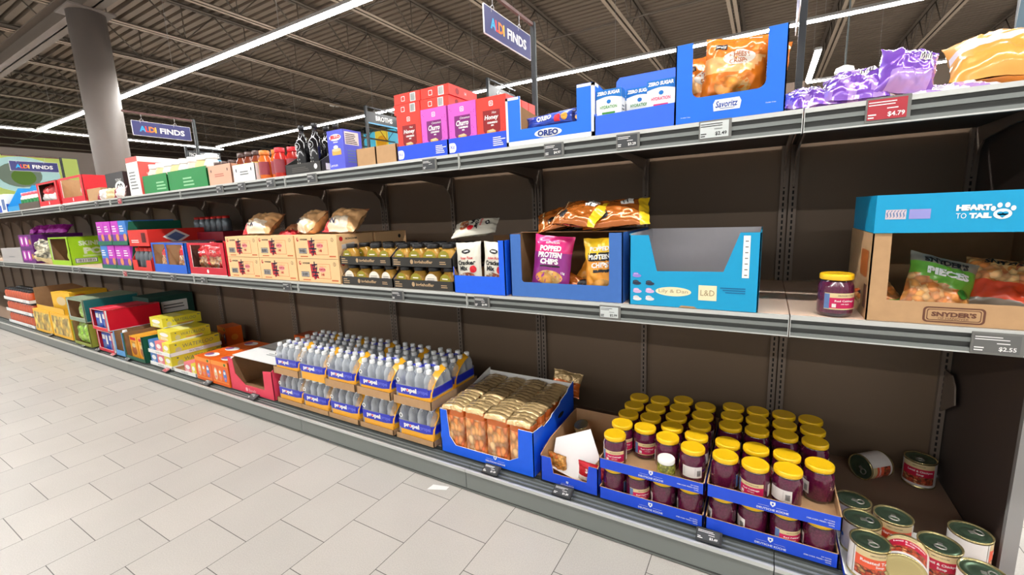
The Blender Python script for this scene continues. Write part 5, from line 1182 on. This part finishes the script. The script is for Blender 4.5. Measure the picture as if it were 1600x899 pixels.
for i in range(3):
    pz = Pouch(.16, .10, .05, 140 + i, .012); b = pz.mesh(lambda u, v, s: (mat('bag_white') if u > -.3 else DRD) if i != 1 else LCREAM, 12, 10); tag(b.build('snack_bag', loc=(-5.22 + i * .18, .015, zt), rot=(-.35, .0, .1)), ['left', 'middle', 'right'][i] + ' small pale bag lying in front of the black carton', 'bag', 'small pale bags')
PAPR = mat('card_brick', (214, 84, 76), .5)
boxed('tall_carton', 'tall carton with white front and brick red side by the column', (-4.53, .02, zt), .21, .36, .30, PAPR, {'front': lambda b, F: (b.rect(F, 0, .0, .21, .26, WHITE), b.lines(F, .03, .05, .17, .2, 6, LG, .001)), 'right': lambda b, F: (b.lines(F, .05, .05, .3, .2, 4, mat('ink_pale_red', (236, 150, 140), .5), .001), b.rect(F, .0, .26, .36, .30, WHITE))})
GRT = mat('tray_emerald', (24, 136, 66), .5)
for k, (xc, w_) in enumerate(((-4.155, .40), (-3.66, .555))):
    carton('display_tray', ['left', 'right'][k] + ' emerald green tray of canisters on the top shelf', (xc, .01, zt), w_, .30, .135, GRT, KRAFTD, KRAFT, cat='tray', rpts=[(0, 0), (.3, 0), (.3, .13), (.05, .13), (0, .12)], art={'front': lambda b, F: b.lines(F, .22, .02, .38, .09, 3, mat('pale_green', (150, 210, 160), .5), .001)})
CRMC = mat('canister_cream', (236, 214, 150), .4); RSC = mat('canister_rose', (236, 200, 190), .4)
for i in range(8):
    col = (RSC, CRMC, JW, CRMC, JW, RSC, CRMC, JW)[i]
    sauce_jar(-4.27 + i * .122, .07, zt + .005, ('rose', 'cream', 'milk white', 'cream', 'milk white', 'rose', 'cream', 'milk white')[i] + ' canister with white lid in the emerald trays', 'white lidded canisters in the emerald trays', col, .048, .215, WHITE, 'canister', 'snack_canister')
SAL = mat('card_salmon', (226, 172, 146), .6)
carton('jar_tray', 'salmon coloured carton of small jars on the top shelf', (-3.222, .01, zt), .285, .26, .125, SAL, KRAFTD, None, cat='tray', art={'front': lambda b, F: (b.lines(F, .08, .05, .2, .075, 2, mat('ink_salmon', (190, 110, 90), .5)), b.ell(F, .04, .09, .006, .01, BLACK), b.ell(F, .24, .09, .006, .01, BLACK))})
carton('jar_tray', 'white printed carton of yellow labelled jars on the top shelf', (-2.94, .01, zt), .245, .36, .105, WHITE, KRAFTD, None, cat='tray', art={'front': lambda b, F: (b.lines(F, .08, .04, .18, .07, 2, LG), b.ell(F, .04, .07, .006, .012, BLACK), b.ell(F, .205, .07, .006, .012, BLACK)), 'right': lambda b, F: b.lines(F, .1, .03, .3, .07, 3, LG)})
BRJ = mat('jar_brown', (130, 56, 30), .25, coat=.6); YLL = mat('label_yellow', (240, 200, 50), .4); RDJ = mat('jar_red', (196, 40, 30), .25, coat=.6); ORJ = mat('jar_amber', (220, 110, 30), .25, coat=.6); BRL = mat('lid_umber', (70, 44, 36), .4)
for i in range(3): sauce_jar(-3.31 + i * .09, .06, zt + .005, 'dark lidded jar in the salmon carton', 'jars in the salmon carton', BRJ, .04, .145, BRL, 'jar', 'sauce_jar')
for i in range(3):
    for j in range(2): sauce_jar(-3.02 + i * .085, .06 + j * .1, zt + .005, 'brown jar with yellow label in the white carton', 'yellow labelled jars in the white carton', BRJ, .040, .175, BRL, 'jar', 'spread_jar', YLL)
for i in range(4): sauce_jar(-2.765 + i * .078, .05 + .03 * (i % 2), zt, ['amber', 'amber', 'red', 'red'][i] + ' jar standing free beside the black bottle display', ['amber', 'red'][i // 2] + ' jars beside the black bottle display', (ORJ, RDJ)[i // 2], .037, .17, (mat('lid_amber', (214, 120, 40), .4), RED)[i // 2], 'jar', 'preserve_jar', mat('label_preserve', (150, 60, 70), .4))
for i in range(2): sauce_jar(-2.60 + i * .08, .16, zt, 'red jar in the second row beside the black bottle display', 'rear red jars', RDJ, .037, .17, RED, 'jar', 'preserve_jar', mat('label_preserve'))
BKC = mat('card_black', (40, 38, 36), .5)
carton('display_carton', 'black display carton of tall black bottles on the top shelf', (-2.337, .0, zt), .315, .26, .055, BKC, BKC, LIPG, rpts=[(0, 0), (.26, 0), (.26, .19), (.22, .19), (0, .055)], bh=.19, art={'front': lambda b, F: (b.ell(F, .27, .03, .014, .014, WHITE), b.lines(F, .06, .012, .22, .04, 3, mat('ink_grey_dark', (90, 86, 80), .5), .001)), 'right': lambda b, F: b.rect(F, .03, .01, .06, .045, WHITE)})
def bottle(x, y, lab):
    if 'bb' in _sj: return dup(_sj['bb'], (x, y, zt + .005), 0, lab, 'tall black bottles')
    t = thing('glass_bottle', lab, 'bottle', (x, y, zt + .005), 0, 'tall black bottles'); _sj['bb'] = t
    GB = mat('bottle_black', (20, 20, 22), .12, coat=.8)
    b = MB(); b.lathe(0, 0, [(.036, 0, GB), (.038, .005, GB), (.038, .165, GB), (.030, .185, GB), (.015, .205, GB), (.014, .235, GB), (.016, .237, GB)], 20); b.build('glass_body', t)
    b = MB(); b.lathe(0, 0, [(.0165, .235, BLACK), (.0165, .262, BLACK)], 14); b.build('stopper', t)
    b = MB(); f = wrapfn(.038, -PI / 2); b.tube([f(.02 * math.cos(a), .145 + .02 * math.sin(a), .002) for a in [2 * PI * i / 16 for i in range(17)]], .0015, SIGNE, 4); b.text(None, 'M', 0, .145, .014, SIGNE, .002, fn=f)
    for k in range(3): b.add([f(-.012, .03 + k * .02, .0015), f(.014, .03 + k * .02, .0015), f(.014, .038 + k * .02, .0015), f(-.012, .038 + k * .02, .0015)], [(0, 1, 2, 3)], (LG, CSIL, LG)[k])
    b.build('paper_label', t); return t
for i, (x, y) in enumerate(((-2.385, .05), (-2.275, .055), (-2.205, .14), (-2.30, .15))): bottle(x, y, ['left front black bottle in the black display carton', 'right front black bottle in the black display carton', 'right rear black bottle in the black display carton', 'left rear black bottle in the black display carton'][i])
JB = mat('pudding_blue', (84, 92, 214), .45)
def jello(b, F):
    b.ell(F, .062, .158, .046, .017, WHITE); b.text(F, 'JELLO', .062, .158, .022, RED, .0014, w=.078, bold=.07); b.poly(F, [(.03, .070), (.10, .070), (.10, .092), (.03, .092)], mat('cake_gold', (236, 176, 80), .5), .0008); b.ell(F, .065, .096, .035, .009, LCREAM, .0012); b.ell(F, .062, .11, .018, .009, WHITE, .0014); b.text(F, 'Lemon', .035, .020, .015, WHITE, .001); b.rect(F, .045, .132, .08, .136, WHITE)
boxed('pudding_box', 'violet blue pudding box with a red lettered logo standing on the top shelf', (-2.046, .0, zt), .122, .12, .195, JB, {'front': jello, 'right': lambda b, F: (b.rect(F, .01, .12, .10, .185, LWHITE), b.lines(F, .015, .125, .095, .18, 6, BLACK, .001), b.lines(F, .02, .03, .09, .10, 5, LBLUE, .001))})
for k, x in enumerate((-1.84, -1.70)): carton('cardboard_tray', ['left', 'right'][k] + ' low plain brown cardboard tray beside the pudding box', (x, .01, zt), .138, .24, .085, KRAFT, KRAFTD, KRAFTD, cat='tray')

# cornbread boxes
CHR, CHP = mat('box_vermilion', (240, 58, 44), .45, noise_amt=.03), mat('box_orchid_pink', (214, 92, 196), .45, noise_amt=.04); DKR, DKP = mat('panel_dark_red', (142, 14, 20), .5), mat('panel_plum', (122, 22, 110), .5); CAKE = mat('cornbread', (236, 166, 60), .6, noise_amt=.1, nscale=90)
BW, BH, BD = .146, .205, .062
def corn_art(pink):
    def f(b, F):
        b.poly(F, [(.032, .070), (.058, .045), (.090, .045), (.116, .070), (.116, .152), (.032, .152)], DKP if pink else DKR, .0006)
        b.text(F, 'Cinnamon' if pink else 'Hot', .088, .141, .009, WHITE, .0012, ital=.2); b.text(F, 'Churro' if pink else 'Honey', .074, .121, .023, WHITE, .0012, w=.066, bold=.03, ital=.2); b.text(F, 'CORNBREAD', .078, .102, .008, WHITE, .0012, w=.05, bold=.05); b.text(F, 'MIX', .078, .091, .006, WHITE, .0012, bold=.05)
        b.poly(F, [(.048, .048), (.090, .044), (.094, .068), (.080, .076), (.050, .072)], CAKE, .0012); b.poly(F, [(.050, .072), (.080, .076), (.094, .068), (.066, .064)], LCREAM, .0018)
        b.poly(F, rrect(.064, .168, .084, .188, .004), WHITE, .0008); b.poly(F, rrect(.0665, .1705, .0815, .1855, .003), CHP if pink else CHR, .0012); b.lines(F, .069, .174, .080, .184, 2, WHITE, .0016)
        rr = random.Random(4)
        for k in range(16):
            x = rr.choice([rr.uniform(.004, .028), rr.uniform(.120, .142)]); yy = rr.uniform(.02, .19); b.poly(F, [(x, yy), (x + .003, yy + .002), (x + .001, yy + .005)], DKP if pink else DKR, .0006)
    return f
def end_art(b, F):
    b.poly(F, rrect(.045, .010, .067, .032, .003), WHITE, .0008); b.poly(F, rrect(.0475, .0125, .0645, .0295, .003), CHR, .0012); b.rect(F, .100, .003, .132, .040, WHITE); b.bars(F, .103, .006, .129, .037, LG, .0012, 8)
def xd_tray(b, F):
    b.poly(F, rrect(.006, .006, .034, .046, .004), WHITE); b.ell(F, .030, .026, .014, .020, WHITE, .0008); b.text(F, 'Xd', .022, .028, .014, DBLUE, .0014); b.lines(F, .235, .012, .298, .050, 5, WHITE, .001, seed=9)
for k, (xc, cols) in enumerate(((-1.468, (0, 1)), (-1.162, (1, 0)))):
    carton('display_tray', ['left', 'right'][k] + ' deep blue tray of upright cornbread mix boxes', (xc, .005, zt), .304, .30, .066, DBLUE, KRAFTD, DBLUE, cat='tray', art={'front': xd_tray})
    for i in range(2):
        pink = cols[i]
        for j in range(4):
            lab = f'{"pink churro" if pink else "red hot honey"} cornbread mix box, ' + (f'front of the {["left", "right"][k]} blue tray' if j == 0 else f'behind the front one in the {["left", "right"][k]} blue tray')
            boxed('cornbread_box', lab, (xc - .0745 + i * .149, .012 + j * (BD + .004), zt + .005), BW, BD, BH, CHP if pink else CHR, {'front': corn_art(pink)} if j == 0 else None, group='upright cornbread mix boxes')
for lay in range(2):
    for i in range(2):
        boxed('cornbread_box', f'red cornbread mix box lying flat, {["lower", "upper"][lay]} layer, {["left", "right"][i]}', (-1.555 + i * .165 + .006 * lay, .02, zt + .211 + lay * .046), .160, .215, .0445, CHR, {'front': end_art, 'right': lambda b, F: (b.ell(F, .06, .022, .014, .014, DKR), b.text(F, 'H', .12, .022, .014, WHITE, .0012))}, group='cornbread mix boxes lying flat on top')

# cookie carton
OB = mat('cookie_blue', (22, 112, 236), .45); OW = .370
def oreo_art(b, F):
    for (x0, y0, x1, y1) in ((0, 0, OW, .016), (0, 0, .010, .185), (OW - .010, 0, OW, .185), (0, .175, .060, .185), (OW - .065, .175, OW, .185)): b.rect(F, x0, y0, x1, y1, WHITE, .0006)
    b.ell(F, .185, .034, .058, .0165, WHITE, .0008, 24); b.text(F, 'OREO', .185, .034, .026, WHITE, .0024, w=.094, bold=.09); b.text(F, 'OREO', .185, .034, .022, mat('cookie_navy', (14, 50, 130), .5), .0030, w=.088, bold=.05)
carton('display_carton', 'blue display carton with white edges holding cookie packs, top shelf', (-.825, .0, zt), OW, .30, .186, OB, KRAFTD, WHITE, fpts=ucut(OW, .186, .066, .060, 0), bh=.16, rpts=[(0, 0), (.30, 0), (.30, .16), (.05, .186), (0, .186)], lpts=[(0, 0), (.30, 0), (.30, .186), (.25, .186), (0, .16)],
       art={'front': oreo_art, 'right': lambda b, F: (b.rect(F, 0, 0, .30, .016, WHITE), b.rect(F, 0, 0, .012, .186, WHITE), b.rect(F, .0, .174, .05, .186, WHITE))})
CBL = foil('cookie_bag_blue', (20, 66, 190), .28, .7, .1)
for k in range(3):
    pz = Pouch(.22, .062, .045, 150 + k, .004); b = pz.mesh(lambda u, v, s: CBL if abs(u) < .88 else foil('cookie_bag_deep', (18, 40, 120), .3, .7, .1)); pz.text(b, 'OREO', -.02, .004, .022, WHITE, w=.07, bold=.05); pz.blob(b, .07, -.002, .014, .014, CAKE, off=.002); pz.strip(b, .028, -.018, .052, .010, RED, off=.002)
    tag(b.build('cookie_pack', loc=(-.835 + k * .03, .045 + k * .07, zt + .056 + .006 * k), rot=(-.25, -.05, .06 * k)), ['front blue cookie pack lying in the printed blue carton', 'middle blue cookie pack in the printed blue carton', 'rear dark blue cookie pack in the printed blue carton'][k], 'cookie pack', 'cookie packs')
boxed('cardboard_insert', 'brown cardboard insert under the blue cookie packs', (-.825, .012, zt + .005), .34, .27, .048, KRAFTD)

# electrolyte drink mix boxes
ZBL = mat('drink_mix_blue', (48, 104, 228), .5); ZW = .280; AZ = mat('azure_print', (0, 112, 196), .45)
zc_ = carton('display_tray', 'royal blue tray with tall back card holding white zero sugar boxes', (-.498, -.002, zt), ZW, .27, .072, ZBL, ZBL, ZBL, cat='tray', fpts=[(0, 0), (ZW, 0), (ZW, .072), (0, .066)], rpts=[(0, 0), (.27, 0), (.27, .16), (0, .072)], bh=.17)
b = MB(); b.panel(Fr((-ZW / 2, .262, .175), X, Vector((0, .16, .99)).normalized()), [(0, 0), (ZW, 0), (ZW, .085), (.012, .085), (0, .07)], .004, ZBL, KRAFTD, ZBL); b.rect(Fr((-ZW / 2, .262, .175), X, Z), .05, -.003, .12, .003, SLOT); b.rect(Fr((-ZW / 2, .262, .175), X, Z), .15, -.003, .23, .003, SLOT); b.build('header_card', zc_)
def zero_art(col):
    def f(b, F):
        w = .092; b.poly(F, [(0, .118), (0, .150), (w, .150), (w, .118)] + [(w * (1 - i / 10), .118 + .008 * math.sin(PI * i / 10)) for i in range(1, 10)], AZ, .0006)
        b.text(F, 'ZERO SUGAR', w / 2, .138, .0125, WHITE, .0012, w=.084, bold=.05, ital=.1); b.ell(F, .047, .108, .008, .007, AZ, .0008, 14); b.text(F, 'HYDRATION', w / 2, .090, .011, col, .0012, w=.062, bold=.02); b.poly(F, rrect(.022, .066, .070, .073, .002), col, .0008); b.lines(F, .018, .050, .076, .060, 2, LG, .001)
        for k in range(3): b.ell(F, .026 + k * .018, .036, .0075, .0075, LG, .0008, 14); b.ell(F, .026 + k * .018, .036, .0068, .0068, WHITE, .0011, 14)
    return f
GI, PI_ = mat('ink_green', (70, 150, 60), .45), mat('ink_magenta', (222, 40, 110), .45)
for k, (x, y, col, lb) in enumerate(((-.590, .014, GI, 'left white zero sugar box with green lettering'), (-.492, .06, GI, 'middle white zero sugar box with green lettering, set further back'), (-.408, .010, PI_, 'right white zero sugar box with pink lettering'))):
    boxed('drink_mix_box', lb, (x, y, zt + .005 + .0), .092, .05, .150, WHITE, {'front': zero_art(col), 'right': lambda b, F: (b.rect(F, 0, .12, .05, .15, AZ), b.lines(F, .008, .03, .042, .1, 6, LG, .001))})
boxed('drink_mix_box', 'white zero sugar box standing behind the left one', (-.590, .09, zt + .005), .092, .05, .150, WHITE, {'right': lambda b, F: b.rect(F, 0, .12, .05, .15, AZ), 'front': zero_art(GI)})

# cheese crisp carton
SVB = mat('crisp_carton_blue', (20, 110, 232), .48, noise_amt=.03); VW = .312
def sav_art(b, F):
    b.poly(F, [(.118, .026), (.192, .026), (.196, .048), (.190, .060), (.122, .060), (.116, .048)], WHITE, .0008); b.text(F, 'Savoritz', .155, .045, .020, mat('ink_royal', (30, 70, 160), .5), .0014, w=.062, bold=.02, ital=.15); b.rect(F, .135, .031, .178, .0325, mat('ink_royal'), .0014)
    b.text(F, 'Parmesan Crisps', .034, .018, .004, WHITE, .001); b.text(F, 'Cheddar Crisps', .275, .030, .004, WHITE, .001)
carton('display_carton', 'tall blue display carton with orange cheese crisp bags, top shelf', (-.204, -.002, zt), VW, .28, .245, SVB, mat('inner_dusk', (90, 70, 56), .8), mat('edge_brown', (110, 80, 60), .7), fpts=ucut(VW, .243, .052, .075, 0, .024), bh=.06, rpts=[(0, 0), (.28, 0), (.28, .243), (0, .243)], art={'front': sav_art})
CRF = foil('crisp_bag_orange', (240, 132, 40), .26, .9, .1); CRY = foil('crisp_bag_peach', (250, 190, 120), .28, .8, .05); CHE = cells('cheese_crisps', [(250, 180, 70), (240, 140, 40), (252, 206, 130)], 30, .35, .6, .4)
def crisp_bag(loc, rot, lab, seed, w=.165, h=.215):
    pz = Pouch(w, h, .07, seed, .010, .06); b = pz.mesh(lambda u, v, s: CRF if (v > .35 or u * 1.2 - v > .75) else (CRY if v > -.15 else CRF))
    pz.blob(b, 0, -.055, .055, .032, CHE); pz.blob(b, .01, .030, .048, .022, mat('crisp_panel', (238, 232, 222), .4, coat=.4)); pz.text(b, 'CHEESE', .01, .038, .015, mat('ink_ochre', (190, 110, 60), .4), w=.06, off=.003); pz.text(b, 'CRISPS', .01, .020, .014, mat('ink_ochre'), w=.055, off=.003); pz.strip(b, -.065, .058, -.030, .074, BLACK); pz.text(b, 'Savoritz', -.048, .066, .009, WHITE, off=.003, w=.03)
    pz.strip(b, .03, .088, .065, .098, LWHITE)
    return tag(b.build('cheese_crisp_bag', loc=loc, rot=rot), lab, 'bag', 'orange cheese crisp bags')
crisp_bag((-.200, .045, zt + .052), (-.05, .10, .05), 'front orange cheese crisp bag rising above the blue carton', 161, .190, .20)
crisp_bag((-.262, .075, zt + .010), (-.05, -.10, .1), 'orange cheese crisp bag at the left behind the front one', 162)
crisp_bag((-.130, .10, zt + .010), (-.05, .05, -.1), 'orange cheese crisp bag at the right behind the front one', 163)

# bags on the right part of the top shelf
def wrap_bag(x, y, z, w, h, t_, seed, rot, lab, mats, bar=True, nm='tortilla_bag'):
    pz = Pouch(w, h, t_, seed, .009, .05); b = pz.mesh(lambda u, v, s: mats(u, v, s), 26, 26)
    if bar:
        pz.strip(b, w * .05, h * .05, w * .28, h * .22, LWHITE)
        for k in range(5): pz.strip(b, w * .07 + k * w * .04, h * .07, w * .085 + k * w * .04, h * .20, BLACK, off=.002, nx=1)
    return tag(b.build(nm, loc=(x, y, z), rot=rot), lab, 'bag')
pm = lambda u, v, s: LILAC if (math.sin(u * 9 + v * 5) > .3) else PFOIL  # paler lilac bands paint highlights onto the purple foil
pm2 = lambda u, v, s: PFOIL if v > -.3 or abs(u) > .7 else LILAC
wrap_bag(.025, .09, zt + .018, .15, .17, .06, 171, (-1.15, .0, .1), 'purple foil bag lying just right of the tall blue carton', pm)
wrap_bag(.125, .09, zt + .022, .17, .17, .08, 172, (-1.0, .05, -.1), 'second purple foil bag on the top shelf, wrinkled', pm)
wrap_bag(.235, .10, zt + .018, .14, .15, .09, 173, (-.45, .25, .15), 'tallest purple foil bag standing up, right of the flat ones', pm2)
wrap_bag(.285, .16, zt + .015, .12, .12, .04, 174, (-1.2, .0, 0), 'small red bag peeking out behind the purple bags', lambda u, v, s: SBAG, False, 'snack_bag')
wrap_bag(.345, .09, zt + .008, .22, .15, .035, 175, (-1.35, 0, .1), 'flat white and lilac bag lying in front of the big orange bag', lambda u, v, s: mat('bag_milky', (214, 208, 220), .3, coat=.6) if math.sin(u * 7 + v * 6) > -.2 else LILAC, False, 'snack_bag')
wrap_bag(.480, .14, zt + .036, .27, .22, .13, 176, (-.95, .05, -.05), 'big orange bag with white band at the right end of the top shelf', lambda u, v, s: foil('bag_gold', (232, 166, 76), .28, .8, .1) if abs(v - .1) > .14 else mat('bag_milky'), True, 'bread_bag')

# price tags
for x, sc, pr, lb in [(-6.127, ED, '', 'under the left red display carton'), (-5.288, ED, '', 'under the low brown carton'), (-4.785, ER, '', 'under the black carton'), (-3.206, ED, '', 'under the salmon carton'), (-2.948, ED, '', 'under the white printed carton'), (-2.638, ED, '', 'under the amber and red jars'), (-2.252, ED, '', 'under the black bottle display'), (-1.415, ED, '', 'under the left cornbread tray'), (-.797, ED, '$4.97', 'under the cookie carton'), (-.513, ED, '$3.29', 'under the zero sugar boxes')]: tt(0, x, sc, pr, lb)
price_tag(-.235, -.012, ZT - .060, EW, '$2.49', 'white screen price tag reading $2.49 under the tall blue crisp carton', w=.095, h=.060)
price_tag(.190, -.012, ZT - .062, ER, '$4.79', 'red screen price tag on the top shelf edge under the purple bags', w=.095, h=.064)
for x, sc, pr, lb in [(-6.045, ED, '', 'under the bright green popcorn carton'), (-4.951, ER, '', 'under the dark green trays'), (-4.487, ED, '', 'under the red can carton'), (-4.067, ED, '', 'under the blue display cartons'), (-3.60, ED, '', 'under the crimson display carton'), (-2.605, ED, '', 'under the noodle cartons'), (-1.681, ED, '', 'under the mustard trays'), (-1.167, ED, '$3.99', 'under the cracker mix carton'), (-.579, EW, '$2.99', 'right of the slate blue carton')]: tm(x, sc, pr, lb)
price_tag(.462, -.014, ZM - .068, mat('tag_screen_grey', (104, 104, 102), .35), '$2.55', 'large grey price tag reading $2.55 under the brown pretzel carton', w=.100, h=.060, ink=WHITE)
